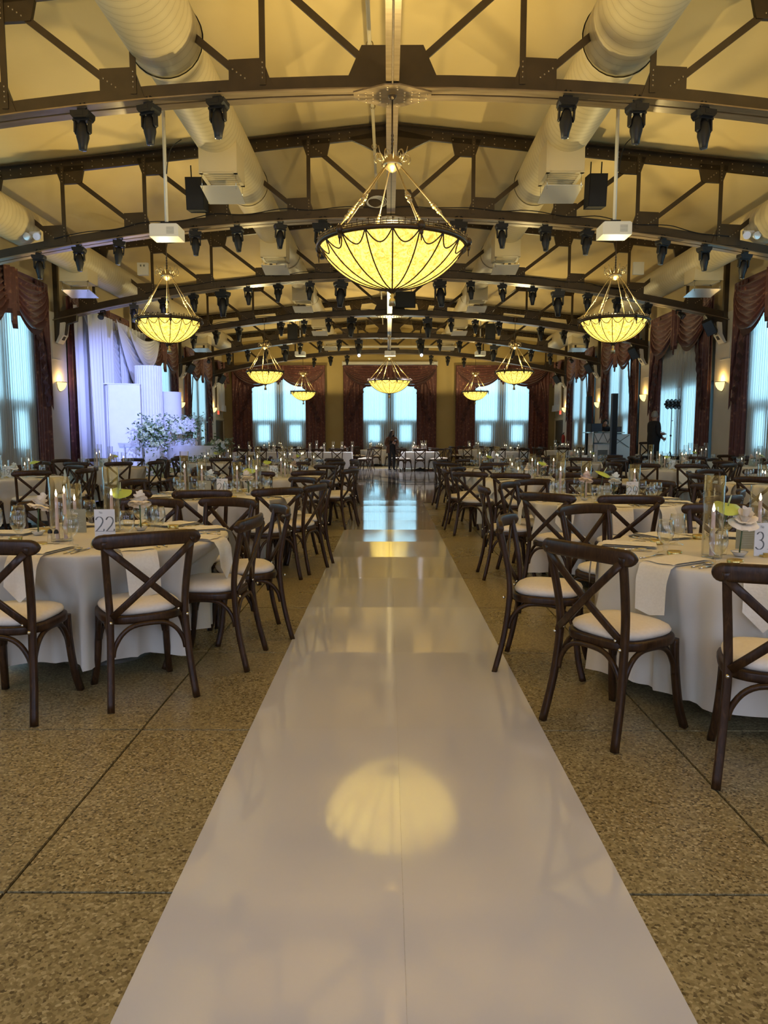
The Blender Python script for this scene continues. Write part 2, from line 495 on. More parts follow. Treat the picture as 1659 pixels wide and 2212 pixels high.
def fold_sheet(x0, x1, z0, z1, y, amp, nf, nu, nv, seed, xtop=None, z0fn=None):
    """hanging cloth with vertical folds"""
    rnd = random.Random(seed); ph = [rnd.uniform(0, 6.3) for _ in range(4)]
    def fn(u, v):
        z = z1 + (z0 if z0fn is None else z0fn(u)) * v - z1 * v
        a = amp * (.55 + .45 * v)
        f = sin(2 * pi * nf * u + ph[0] + .9 * sin(2 * pi * 1.7 * u + ph[1])) + .35 * sin(2 * pi * nf * 2.3 * u + ph[2] + .6 * v)
        xx = x0 + (x1 - x0) * u
        if xtop is not None:
            xa = xtop[0] + (xtop[1] - xtop[0]) * u
            t = min(1, v * 1.25) ** .8
            xx = xa + (xx - xa) * t
        return (xx + .12 * amp * cos(2 * pi * nf * u), y + a * f, z)
    return MB().grid(fn, nu, nv)

def swag_mesh(x0, x1, zt, drop, y, nf=7, lift=0.0):
    def fn(u, v):
        s = sin(pi * u) ** .6
        z = zt - drop * (v * s) - .03 * v
        yy = y + .10 * (1 - 2 * abs(sin(pi * nf * v)) ** .7) * s * (.45 + .55 * v) + .14 * s * (1 - (1 - v) ** 2)
        return (x0 + (x1 - x0) * u, yy, z)
    return MB().grid(fn, 24, 64)

def swag_trim(x0, x1, zt, drop, y):
    def fn(u, v):
        s = sin(pi * u) ** .6
        return (x0 + (x1 - x0) * u, y + .14 * s + .012, zt - drop * s - .03 - .13 * v * (.25 + .75 * s))
    return MB().grid(fn, 24, 2)

def tail_mesh(cx, zt, ln, w, y):
    """centre jabot: box folds with a stepped hem"""
    def fn(u, v):
        t = abs(2 * u - 1)
        L = ln * (1.0 - .35 * (round(t * 3) / 3))
        return (cx + (u - .5) * w, y + .05 * sin(2 * pi * 3 * u) + .05 * (1 - t), zt - L * v)
    return MB().grid(fn, 24, 8)

def cascade_edge(x_in, x_out, z_a, z_b, y, w=.10, zig=7):
    """zigzag trim of the side cascade, from the swag end down to the outer edge"""
    P = []
    N = zig * 6
    for i in range(N + 1):
        t = i / N
        P.append((x_in + (x_out - x_in) * t + .07 * sin(2 * pi * zig * t) * (1 if x_out > x_in else -1), z_a + (z_b - z_a) * t))
    def fn(u, v):
        p = P[min(N, int(round(u * N)))]
        return (p[0] + (v - .5) * w * 1.3, y + .02 * sin(2 * pi * zig * u) + .004, p[1] - (v - .5) * w * .5)
    return MB().grid(fn, N, 2)

def curtain_parts(w, zt, swd, tail, dw, drape_in, nf_sheer, key, swag_y=.28, sheer_open=None):
    hw = w / 2
    P = []
    sh = fold_sheet(-hw + .3, hw - .3, .06, zt - .25, .17, .030, nf_sheer, nf_sheer * 7, 6, key)
    P.append(('sheer_curtain', sh.mesh('sheer_curtain', M['sheer'])))
    for s in (-1, 1):
        a, b = (-hw, -hw + dw) if s < 0 else (hw - dw, hw)
        d = fold_sheet(a, b, .04, zt - .05, .24, .05, 5, 50, 12, key + 3 * s)
        P.append(('drape_panel', d.mesh('drape_panel', M['damask'])))
    for s in (-1, 1):
        a, b = (-hw - .02, .12) if s < 0 else (-.12, hw + .02)
        P.append(('swag', swag_mesh(a, b, zt, swd, swag_y).mesh('swag', M['damask']),
                  [('swag_trim', swag_trim(a, b, zt, swd, swag_y).mesh('swag_trim', M['trim']))]))
    P.append(('centre_tail', tail_mesh(0, zt - .01, tail, .62, swag_y + .1).mesh('centre_tail', M['damask']),
              [('tail_trim', MB().grid(lambda u, v: (( u - .5) * .62, swag_y + .105 + .05 * sin(6 * pi * u) + .05 * (1 - abs(2 * u - 1)),
                zt - .01 - tail * (1 - .35 * (round(abs(2 * u - 1) * 3) / 3)) + .11 * v), 24, 1).mesh('tail_trim', M['trim']))]))
    for s in (-1, 1):
        def side(u, v, s=s):
            x = s * (hw - .03 - .62 * drape_in * (1 - v) * u - .1 * u)
            L = (zt - 2.0) * (1 - u * .42)
            return (x, .305 + .03 * sin(2 * pi * 3.5 * u + 1) * (.4 + .6 * v), zt - .02 - L * v)
        P.append(('cascade', MB().grid(side, 20, 10).mesh('cascade', M['damask']),
                  [('cascade_trim', cascade_edge(s * (hw - .80 * drape_in), s * (hw - .34), zt - swd * .95, 2.15, .355, .13).mesh('cascade_trim', M['trim']))]))
    return P

wn = 1
# far wall: three dressed windows
mid_parts = curtain_parts(5.15, 5.26, 1.02, 1.05, 1.1, 1.5, 42, 11)
for (cx, phrase) in ((-6.05, 'on the far wall, the left one'), (X0 + .05, 'on the far wall, middle one under the screen case'), (6.3, 'on the far wall, the right one')):
    window(wn, (cx, YE, 0), pi, 5.15, 4.9); wn += 1
    spawn('window_curtain', mid_parts, 'burgundy swagged drapes over white sheers ' + phrase, 'curtain', (cx, YE, 0), pi, 'burgundy window drapes')
# side bays
bays = [(3.9, TY[0]), (TY[0], TY[1]), (TY[1], TY[2]), (TY[2], TY[3]), (TY[3], TY[4]), (TY[4], TY[5])]
side_parts = curtain_parts(4.4, 5.32, 1.28, 1.42, .85, 1.0, 34, 21)
SIDE_WORDS = {(-1, 2): 'left wall, by the picture edge', (-1, 3): 'left wall, behind the white stage draping', (-1, 4): 'left wall, just past the stage draping', (-1, 5): 'left wall, last before the far exit',
              (1, 2): 'right wall, by the picture edge', (1, 3): 'right wall, behind the standing man', (1, 4): 'right wall, behind the speaker columns', (1, 5): 'right wall, last before the far exit'}
for s in (-1, 1):
    for k, (a, b) in enumerate(bays):
        yc = (a + b) / 2; wsc = (b - a - 1.27) / 4.4
        rz = -s * -pi / 2 if False else (pi / 2 if s > 0 else -pi / 2)
        loc = (X0 + s * (HW + .17), yc, 0)
        blocked = (s, k) == (1, 3)
        window(wn, loc, rz, (b - a - 1.27) * (1.25 if blocked else 1), 2.9 if blocked else 4.9, not blocked, .5 if blocked else 2.26); wn += 1
        if (s, k) in SIDE_WORDS:
            spawn('window_curtain', side_parts, 'burgundy swagged drapes over sheers on the ' + SIDE_WORDS[(s, k)], 'curtain', loc, rz, 'burgundy window drapes', scale=(wsc, 1, 1))
# unseen lit panes added behind the camera for daylight on the near runner
for cx in (-5.2, 0, 5.2):
    window(wn, (cx, YB, 0), 0, 4.4, 4.0, pm='pane_front'); wn += 1

# end bays with the exit doors
dn = 1
for s, word in ((-1, 'left'), (1, 'right')):
    y0 = 39.35
    dl = obj('door_%d' % dn, None, None, (X0 + s * (HW + .17), y0, 0), (0, 0, pi / 2 if s > 0 else -pi / 2)); dn += 1
    dl['kind'] = 'structure'
    part(MB().box((0, .03, 1.1), (1.9, .06, 2.2)), 'door_leaf', M['door'], dl)
    fr = MB()
    for q in (-1, 1): fr.box((q * 1.0, .05, 1.15), (.12, .1, 2.3))
    fr.box((0, .05, 2.3), (2.12, .1, .12)); part(fr, 'door_frame', M['wall'], dl)
    part(MB().box((.15, .075, 1.05), (.9, .03, .06)), 'push_bar', M['silver'], dl)
    t = thing('exit_sign', 'lit red exit sign above the far %s door' % word, 'sign', (X0 + s * (HW + .14), y0 - .1, 2.66), pi / 2 if s > 0 else -pi / 2)
    part(MB().box((0, 0, 0), (.42, .06, .26)), 'housing', M['white'], t)
    part(MB().box((0, .034, 0), (.38, .008, .22)), 'lit_face', M['exit'], t)
    lt = MB(); bx = lambda x, z, w, h, a=0: lt.box((x, .040, z), (w, .006, h), R=Matrix.Rotation(a, 3, 'Y'))
    for q in (.075, 0, -.075): bx(.125, q * .75, .055, .016)
    bx(.148, 0, .016, .13)
    for a in (.45, -.45): bx(.055, 0, .017, .14, a)
    bx(-.012, 0, .017, .13); bx(-.09, 0, .017, .13); bx(-.09, .057, .08, .016)
    part(lt, 'exit_lettering', M['whiteink'], t)
    # short gathered white curtain and swag over the door
    P = []
    sh = fold_sheet(-.8, .8, 2.75, 4.6, .2, .05, 9, 60, 8, 31)
    P.append(('sheer_curtain', sh.mesh('sheer_curtain', M['drapewhite'])))
    P.append(('ruffle', fold_sheet(-.95, .95, 2.72, 3.05, .24, .06, 12, 70, 3, 33).mesh('ruffle', M['drapewhite'])))
    P.append(('swag', swag_mesh(-1.15, 0.1, 5.32, 1.1, .3).mesh('swag', M['damask'])))
    P.append(('swag', swag_mesh(-.1, 1.15, 5.32, 1.1, .3).mesh('swag', M['damask'])))
    P.append(('curtain_rail', MB().box((0, .17, 5.31), (2.3, .34, .04)).mesh('curtain_rail', M['damask'])))
    P.append(('centre_tail', tail_mesh(0, 5.3, 1.35, .5, .4).mesh('centre_tail', M['damask'])))
    spawn('door_curtain', P, 'short white gathered curtain under burgundy swags above the far %s exit' % word, 'curtain', (X0 + s * (HW + .17), y0, 0), pi / 2 if s > 0 else -pi / 2)

# roll-up screen case on the far wall
t = thing('screen_case', 'long white roll-up screen case above the middle far window', 'projection screen', (X0 + .05, YE - .12, 5.36))
part(MB().tube([(-2.6, 0, 0), (2.6, 0, 0)], .11, 12, sq=True), 'case', M['white'], t)
for q in (-1, 1): part(MB().box((q * 2.62, 0, 0), (.04, .24, .24)), 'end_cap', M['whitemetal'], t)
part(MB().box((2.35, -.115, .03), (.14, .01, .03)), 'badge', M['ink'], t)

# ------------------------------------------------------------------ roof trusses
def chord_z(x): return 5.59 - .0133 * x * x
def upper_z(x): return 7.33 - .103 * abs(x)
NODE = 1.6
def strip(f0, f1, y0, y1, n=24, x0=-HW, x1=HW):
    mb = MB(); vv = []
    for i in range(n + 1):
        x = x0 + (x1 - x0) * i / n
        vv += [(x, y0, f0(x)), (x, y1, f0(x)), (x, y1, f1(x)), (x, y0, f1(x))]
    ff = []
    for i in range(n):
        for k in range(4):
            l = (k + 1) % 4
            ff.append((i * 4 + k, i * 4 + l, i * 4 + 4 + l, i * 4 + 4 + k))
    ff += [(3, 2, 1, 0), (n * 4, n * 4 + 1, n * 4 + 2, n * 4 + 3)]
    return mb.add(vv, ff)
def bar(p, q, w, t):
    d = Vector((q[0] - p[0], 0, q[1] - p[1])); L = d.length; a = atan2(d.z, d.x)
    R = Matrix.Rotation(-a, 3, 'Y')
    return MB().box(((p[0] + q[0]) / 2, 0, (p[1] + q[1]) / 2), (L, t, w), R=R)
tp = []
tp.append(('lower_chord', strip(lambda x: chord_z(x), lambda x: chord_z(x) + .21, -.018, .018).mesh('lower_chord', M['truss'])))
for (a, b) in ((-.165, -.02), (.02, .165)):
    tp.append(('lower_flange', strip(lambda x: chord_z(x) - .012, lambda x: chord_z(x) + .004, a, b).mesh('lower_flange', M['flange'])))
tp.append(('upper_chord', strip(lambda x: upper_z(x) - .20, lambda x: upper_z(x), -.03, .03, 24).mesh('upper_chord', M['truss'])))
tp.append(('upper_flange', strip(lambda x: upper_z(x) - .012, lambda x: upper_z(x) + .01, -.14, .14, 24).mesh('upper_flange', M['truss'])))
def gusset(poly, y=.03): return MB().prism(poly, -y, y, 'y')
for s in (-1, 1):
    for k in range(1, 6):
        x = s * NODE * k
        lz, uz = chord_z(x), upper_z(x)
        vb = MB(); vb.box((x, -.035, (lz + .12 + uz - .1) / 2), (.075, .016, uz - lz - .22)); vb.box((x, 0, (lz + .12 + uz - .1) / 2), (.02, .07, uz - lz - .22))
        tp.append(('vertical', vb.mesh('vertical', M['truss'])))
        xi = s * NODE * (k - 1)
        p = (x - s * .10, uz - .22); q = (xi + s * (.22 if k > 1 else .30), chord_z(xi) + (.20 if k > 1 else .34))
        db = bar(p, q, .085, .03)
        tp.append(('diagonal', db.mesh('diagonal', M['truss'])))
        lo = [(x - s * .14, lz + .05), (x - s * .0, lz + .44), (x + s * .42, lz + .42), (x + s * .42, lz + .03)]
        hi = [(x + s * .14, uz - .1), (x + s * .03, uz - .42), (x - s * .36, uz - .40), (x - s * .44, uz - .06)]
        if s < 0: lo = lo[::-1]; hi = hi[::-1]
        tp.append(('gusset_plate', gusset(lo).mesh('gusset_plate', M['truss'])))
        tp.append(('gusset_plate', gusset(hi).mesh('gusset_plate', M['truss'])))
    # end of the truss at the wall
    x = s * (HW - .06)
    tp.append(('end_post', MB().box((x, 0, (chord_z(x) + upper_z(x)) / 2), (.12, .1, upper_z(x) - chord_z(x) - .1)).mesh('end_post', M['truss'])))
    e = MB(); xx = s * HW
    prof = [(xx, chord_z(HW) + .08), (xx - s * .62, chord_z(HW) + .20), (xx - s * .60, chord_z(HW) - .02), (xx - s * .34, chord_z(HW) - .10), (xx - s * .30, chord_z(HW) - .34), (xx - s * .20, chord_z(HW) - .52), (xx, chord_z(HW) - .56)]
    tp.append(('wall_bracket', e.prism(prof, -.07, .07, 'y').mesh('wall_bracket', M['truss']),
               [('bracket_face', MB().prism([(xx - s * .32, chord_z(HW) - .06), (xx - s * .20, chord_z(HW) - .08), (xx - s * .17, chord_z(HW) - .38), (xx - s * .06, chord_z(HW) - .60), (xx - s * .12, chord_z(HW) - .62), (xx - s * .27, chord_z(HW) - .40)], -.16, .16, 'y').mesh('bracket_face', M['pilaster']))]))
g = [(-.62, 5.62), (-.38, 6.14), (.38, 6.14), (.62, 5.62)]
tp.append(('gusset_plate', gusset(g).mesh('gusset_plate', M['truss'])))
g = [(-.85, 7.10), (0, 6.72), (.85, 7.10), (.1, 7.25), (-.1, 7.25)]
tp.append(('gusset_plate', gusset(g).mesh('gusset_plate', M['truss'])))
hexp = [(-.48, -.10), (-.09, -.30), (.09, -.30), (.48, -.10), (.48, .10), (.09, .30), (-.09, .30), (-.48, .10)]
tp.append(('splice_plate', MB().prism(hexp, 5.555, 5.572, 'z').mesh('splice_plate', M['flange'])))
rv = MB()
for qx in (-.42, -.33, -.24, -.15, .15, .24, .33, .42):
    for qy in (-.12, -.05, .05, .12):
        if abs(qx) > .38 and abs(qy) > .1: continue
        rv.ball((qx, qy + (.02 if int(qx * 100) % 2 else 0), 5.553), .014, 6, 4)
for qx in (-.06, .06):
    for qy in (-.25, -.19, .19, .25): rv.ball((qx, qy, 5.553), .014, 6, 4)
for i in range(-40, 41):
    x = i * .2
    if abs(x) > .7:
        rv.ball((x, -.033, upper_z(x) - .05), .014, 5, 3); rv.ball((x, -.033, upper_z(x) - .15), .014, 5, 3)
for s in (-1, 1):
    for k in range(1, 6):
        x = s * NODE * k
        for q in range(4):
            rv.ball((x, -.045, chord_z(x) + .2 + .06 * q), .013, 5, 3); rv.ball((x, -.045, upper_z(x) - .2 - .06 * q), .013, 5, 3)
            rv.ball((x - s * (.1 + .05 * q), -.033, upper_z(x) - .24 - .035 * q), .013, 5, 3)
            rv.ball((x + s * (.22 + .05 * q), -.033, chord_z(x) + .2 + .035 * q), .013, 5, 3)
tp.append(('rivets', rv.mesh('rivets', M['rivet']), [], 'stuff'))
TW = ['nearest, crossing the picture top', 'second from the camera', 'third from the camera', 'fourth from the camera', 'fifth from the camera', 'farthest, before the end wall']
for y, w in zip(TY, TW):
    spawn('roof_truss', tp, 'riveted bronze steel bow truss spanning the hall, ' + w, 'roof truss', (X0, y, 0), 0, 'steel roof trusses')

# centre beam, conduit and sprinkler pipe
t = thing('centre_beam', 'long riveted bronze beam along the hall centre, tying the trusses', 'beam', (X0, 0, 0))
for s in (-1, 1):
    part(MB().box((s * .045, (YB + YE) / 2, 5.60), (.07, YE - YB, .014)), 'beam_flange', M['flange'], t)
part(MB().box((0, (YB + YE) / 2, 5.72), (.02, YE - YB, .24)), 'beam_web', M['truss'], t)
part(MB().tube([(0, YB, 5.575), (0, TY[0], 5.575)], .012, 6), 'conduit', M['flange'], t)
t = thing('sprinkler_pipe', 'thin cream sprinkler pipe hung beside the centre beam', 'pipe', (X0 - .30, 0, 0))
part(MB().tube([(0, YB, 6.55), (0, YE, 6.55)], .028, 8), 'pipe', M['ductplain'], t)
for y in (6.9, 10.2, 12.0, 13.6, 17.4, 23, 28.8):
    mb = MB(); mb.tube([(0, y, 6.58), (0, y, 7.36)], .006, 5)
    mb.tube([(.045 * cos(a), y, 6.55 + .045 * sin(a)) for a in [pi * i / 6 - pi / 2 - .6 for i in range(13)]], .008, 5)
    part(mb, 'hanger_ring', M['brass'], t)

# ------------------------------------------------------------------ air ducts
def diffuser(t, x, y, zc, r, zb, w=.62, l=.66):
    mb = MB(); mb.box((x, y, (zc + zb) / 2), (w, l, zc - zb)); part(mb, 'diffuser_box', M['ductplain'], t)
    g = MB()
    for i in range(7): g.box((x, y - l / 2 + .06 + i * (l - .12) / 6, zb - .006), (w - .1, .014, .02))
    for s in (-1, 1):
        g.box((x + s * (w / 2 - .03), y, zb - .008), (.06, l + .04, .022)); g.box((x, y + s * (l / 2 - .03), zb - .008), (w, .06, .022))
    part(g, 'diffuser_grille', M['ductplain'], t)
    p = MB(); R = Matrix.Rotation(radians(-9), 3, 'X')
    p.box((x, y + .05, zb - .24), (w * 1.0, l * .95, .012), R=R)
    pl = part(p, 'deflector_plate', M['plate'], t)
    h = MB()
    for sx in (-1, 1):
        for sy in (-1, 1): h.tube([(x + sx * w * .45, y + sy * l * .4, zb), (x + sx * w * .45, y + sy * l * .4, zb - .25)], .005, 4)
    part(h, 'hanger_wire', M['silver'], pl)
for s, word in ((-1, 'left'), (1, 'right')):
    x = X0 + s * 2.87; zc = 6.36
    t = thing('air_duct', 'fat round cream spiral duct running the hall, %s of the centre beam' % word, 'air duct', (0, 0, 0), group='round spiral ducts')
    segs = [(YB + .3, 9.7, .47), (9.7, 15.0, .41), (15.0, 20.6, .37), (20.6, 26.5, .33), (26.5, 32.2, .29), (32.2, 38.5, .25)]
    for i, (a, b, r) in enumerate(segs):
        mb = MB(); N = max(2, int((b - a) / .5))
        mb.tube([(x, a + (b - a) * k / N, zc) for k in range(N + 1)], r, 28, cap=(i in (0, len(segs) - 1)))
        part(mb, 'duct_section', M['duct'], t)
        if i + 1 < len(segs):
            r2 = segs[i + 1][2]
            part(MB().tube([(x, b - .02, zc), (x, b + .02, zc), (x, b + .22, zc)], [r + .015, r + .015, r2 + .006], 28, cap=False), 'reducer', M['ductplain'], t)
        if i > 0: 
            yd = (12.6, 18.3, 24.1, 29.9, 35.4)[i - 1]
            diffuser(t, x - s * .04, yd, zc - r * .3, r, zc - r - .30)
    for k, (a, b, r) in enumerate(segs[:-1]):
        mb = MB()
        for y in (b - .6, a + 1.2):
            mb.tube([(x, y, zc + r), (x, y, ceil_z(x))], .006, 5)
        part(mb, 'hanger_rod', M['ductplain'], t)
    x = X0 + s * 7.35; zc = 5.52; r = .37
    t = thing('air_duct', 'shorter round cream duct close to the %s wall' % word, 'air duct', (0, 0, 0), group='round spiral ducts')
    mb = MB(); mb.tube([(x, 5.0 + k * .5, zc) for k in range(57)], r, 24); part(mb, 'duct_section', M['duct'], t)
    mb = MB(); mb.tube([(x, 33.0, zc), (x, 33.5, zc), (x, 34.0, zc)], [r, r * .85, r * .8], 24); part(mb, 'duct_end', M['ductplain'], t)
    for yd in (17.6, 23.3, 28.9): diffuser(t, x + s * .05, yd, zc - .1, r, zc - r - .16, .66, .6)
# ------------------------------------------------------------------ chandeliers
def chandelier_parts(R, D, crown, stem):
    rho = (R * R + D * D) / (2 * D)
    def prof(t):                                   # t=0 rim .. 1 bottom
        a0 = math.asin(min(1, R / rho)); a = a0 * (1 - t)
        return rho * sin(a), -D + rho * (1 - cos(a))
    P = []
    b = MB(); b.lathe([prof(i / 14) for i in range(14)] + [(.003, -D)], 54)
    P.append(('bowl', b.mesh('bowl', M['bowl'])))
    nr = 18
    for k in range(nr):
        a = 2 * pi * k / nr - pi / 2
        pts = []
        for i in range(15):
            r, z = prof(i / 14 * .97); r += .004
            pts.append((r * cos(a), r * sin(a), z))
        P.append(('rib', MB().tube(pts, .0075 * R / .93 + .002, 6).mesh('rib', M['darkbronze'])))
    for k in range(nr):
        a0 = 2 * pi * k / nr - pi / 2; a1 = a0 + 2 * pi / nr
        pts = []
        for i in range(13):
            u = i / 12; t = .015 + .15 * (1 - (2 * u - 1) ** 2)
            r, z = prof(t); r += .006
            a = a0 + (a1 - a0) * u
            pts.append((r * cos(a), r * sin(a), z))
        P.append(('scallop', MB().tube(pts, .0065 * R / .93 + .002, 6).mesh('scallop', M['darkbronze'])))
    rim = MB(); rim.lathe([(R - .02, -.03), (R + .02, -.035), (R + .035, -.01), (R + .028, .015), (R - .01, .02), (R - .02, -.03)], 54)
    P.append(('rim', rim.mesh('rim', M['darkbronze'])))
    ga = MB(); ng = 84; h = .062 * R / .93 + .01
    for k in range(ng):
        a = 2 * pi * k / ng; x, y = (R + .012) * cos(a), (R + .012) * sin(a)
        ga.tube([(x, y, .01), (x, y, h * 1.25 if k % 2 else h)], .0065, 4)
        if k % 2: ga.ball((x, y, h * 1.2), .013, 5, 3)
    for z in (h * .45, h * .8):
        ga.tube([((R + .012) * cos(2 * pi * i / 60), (R + .012) * sin(2 * pi * i / 60), z) for i in range(60)], .006, 4, closed=True)
    P.append(('gallery', ga.mesh('gallery', M['darkbronze']), [], 'stuff'))
    for k in range(6):
        a = 2 * pi * k / 6 - radians(70)
        cx, cy_ = (R + .03) * cos(a), (R + .03) * sin(a)
        m = MB(); m.ball((cx, cy_, .015), .046 * R / .93, 8, 6, (1, 1, 1.15)); m.ball((cx, cy_, -.06), .026, 7, 5, (1, 1, 1.5)); m.tube([(cx, cy_, -.07), (cx, cy_, -.16)], [.014, .006], 5)
        P.append(('medallion', m.mesh('medallion', M['darkbronze'])))
        p0 = Vector((R * .97 * cos(a), R * .97 * sin(a), .03)); p1 = Vector((.10 * cos(a), .10 * sin(a), crown - .05))
        rod = MB().tube([p0, p1], .0105 * (R / .93) ** .7, 7)
        kn = MB(); L = (p1 - p0)
        for t, r in ((.36, .022), (.39, .034), (.42, .026), (.455, .040), (.49, .030), (.52, .022)):
            kn.ball(p0 + L * t, r * (R / .93) ** .6, 7, 5, (1, 1, .8))
        P.append(('hanger_rod', rod.mesh('hanger_rod', M['brass']), [('knop', kn.mesh('knop', M['brass']))]))
    cr = MB(); cr.lathe([(.02, crown + .10), (.06, crown + .07), (.085, crown + .05), (.10, crown + .0), (.125, crown - .02), (.12, crown - .05), (.07, crown - .08), (.035, crown - .11), (.004, crown - .12)], 18)
    sc = MB()
    for k in range(6):
        a = 2 * pi * k / 6 + .1
        pts = []
        for i in range(20):
            th = -1.0 + i * .42; rr = .075 - .0033 * i
            q = .16 + rr * cos(th); z = crown + .05 + rr * sin(th)
            pts.append((q * cos(a), q * sin(a), z))
        sc.tube(pts, .008, 5)
        sc.tube([(.12 * cos(a + .5), .12 * sin(a + .5), crown), (.19 * cos(a + .5), .19 * sin(a + .5), crown + .09), (.21 * cos(a + .5), .21 * sin(a + .5), crown + .16)], .006, 5)
    P.append(('crown', cr.mesh('crown', M['brass']), [('scrollwork', sc.mesh('scrollwork', M['brass']))]))
    st = MB(); st.tube([(0, 0, crown + .08), (0, 0, stem)], .010, 7)
    for i in range(5): st.ball((0, 0, crown + .12 + .05 * i), .018, 6, 4, (1, .5, 1.5))
    P.append(('stem', st.mesh('stem', M['darkbronze'])))
    ca = MB(); ca.lathe([(.004, stem - .03), (.045, stem - .015), (.075, stem + .05), (.08, stem + .13), (.07, stem + .17)], 18)
    P.append(('canopy', ca.mesh('canopy', M['darkbronze'])))
    fi = MB(); fi.lathe([(.012, -D + .01), (.075, -D + .004), (.07, -D - .012), (.035, -D - .04), (.022, -D - .05)], 16)
    ta = MB(); ta.lathe([(.012, -D - .05), (.030, -D - .075), (.020, -D - .10), (.040, -D - .13), (.046, -D - .20), (.03, -D - .2), (.004, -D - .19)], 12)
    P.append(('finial', fi.mesh('finial', M['darkbronze']), [('tassel', ta.mesh('tassel', M['brass']))]))
    return P
ch_main = chandelier_parts(.93, .53, 1.02, 1.79)
ch_side = chandelier_parts(.645, .43, .90, 1.70)
def bulbs(x, y, z, watts, r):
    d = bpy.data.lights.new('bowl_bulb', 'POINT'); d.energy = watts; d.color = WARM; d.shadow_soft_size = r
    o = bpy.data.objects.new('bowl_bulb', d); COL.objects.link(o); o.location = (x, y, z)
def chandelier(kind, x, y, z, words):
    main = kind == 'main'
    spawn('chandelier', ch_main if main else ch_side,
          ('large' if main else 'smaller') + ' bronze and lit amber glass bowl chandelier, ' + words, 'chandelier', (x, y, z), 0, 'bowl chandeliers')
    bulbs(x, y, z + .015, UP_MAIN if main else UP_SIDE, .04)
chandelier('main', X0, TY[0], 3.75, 'biggest in view, on the nearest truss')
chandelier('main', X0, TY[4], 3.75, 'at the middle of the far end')
for s, w in ((-1, 'left'), (1, 'right')):
    for k, q in ((1, 'nearest on the %s side'), (3, 'second on the %s side'), (5, 'farthest on the %s side')):
        chandelier('side', X0 + s * 4.42, TY[k], 3.64, q % w)
    # the matching pair just behind the photographer
    d = bpy.data.lights.new('bowl_uplight', 'AREA'); d.shape = 'DISK'; d.size = .9; d.energy = 230; d.color = WARM
    o = bpy.data.objects.new('bowl_uplight', d); COL.objects.link(o); o.location = (X0 + s * 4.42, 3.9, 3.70); o.rotation_euler = (pi, 0, 0)

# ------------------------------------------------------------------ stage lights clamped to the trusses
def mover_parts(k=1.0):
    b = MB(); b.prism([(-.118 * k, -.05 * k), (.118 * k, -.05 * k), (.115 * k, -.10 * k), (.085 * k, -.135 * k), (-.085 * k, -.135 * k), (-.115 * k, -.10 * k)], -.09 * k, .09 * k, 'y'); b.box((0, 0, -.03 * k), (.10 * k, .08 * k, .05 * k))
    b.box((0, -.088 * k, -.085 * k), (.10 * k, .01, .05 * k))
    y = MB()
    for s in (-1, 1):
        y.box((s * .090 * k, 0, -.205 * k), (.022 * k, .07 * k, .16 * k)); y.ball((s * .088 * k, 0, -.27 * k), .04 * k, 8, 5, (.4, 1, 1))
    y.box((0, 0, -.14 * k), (.22 * k, .09 * k, .025 * k))
    h = MB(); h.lathe([(.004, -.155 * k), (.040 * k, -.16 * k), (.062 * k, -.20 * k), (.076 * k, -.27 * k), (.078 * k, -.34 * k), (.055 * k, -.43 * k), (.047 * k, -.49 * k), (.040 * k, -.495 * k)], 14)
    ln = MB(); ln.lathe([(.046 * k, -.494 * k), (.03 * k, -.50 * k), (.003, -.502 * k)], 12)
    c = MB(); c.tube([(-.05 * k, 0, 0), (-.05 * k, 0, .05), (-.02 * k, 0, .07)], .012, 5); c.tube([(.05 * k, 0, 0), (.05 * k, 0, .05), (.02 * k, 0, .07)], .012, 5)
    return [('base', b.mesh('base', M['black'])), ('yoke', y.mesh('yoke', M['black'])), ('head', h.mesh('head', M['black']), [('lens', ln.mesh('lens', M['lens']))]), ('clamp', c.mesh('clamp', M['black']))]
mv_small = mover_parts(1.0); mv_big = mover_parts(1.45)
mv_lit = mv_big + [('lit_lens', MB().ball((0, -.045, -.715), .062, 10, 6).mesh('lit_lens', M['litlens']))]
def par_parts():
    h = MB(); h.tube([(0, 0, -.12), (.03, -.10, -.2), (.05, -.14, -.24)], [.045, .075, .085], 10)
    ln = MB(); ln.tube([(.05, -.14, -.24), (.053, -.145, -.244)], [.078, .07], 10)
    br = MB(); br.box((0, 0, -.05), (.16, .03, .03)); br.box((-.08, 0, -.10), (.02, .03, .12)); br.box((.08, 0, -.10), (.02, .03, .12))
    return [('can', h.mesh('can', M['black']), [('lens', ln.mesh('lens', M['lens']))]), ('bracket', br.mesh('bracket', M['black']))]
par = par_parts()
A = [2.15, 3.0, 3.82]; B = [1.32, 2.15, 3.0, 3.82, 5.3, 6.1, 6.9]; Bb = [1.32, 2.15, 3.0, 3.82, 4.5, 5.3, 6.1, 6.9]
rows = [(A, ()), (B, (1.32,)), (Bb, (1.32, 4.5)), (B, (1.32,)), (Bb, (1.32, 4.5)), (A, ())]
RW = ['nearest', 'second', 'third', 'fourth', 'fifth', 'farthest']
rnd = random.Random(3)
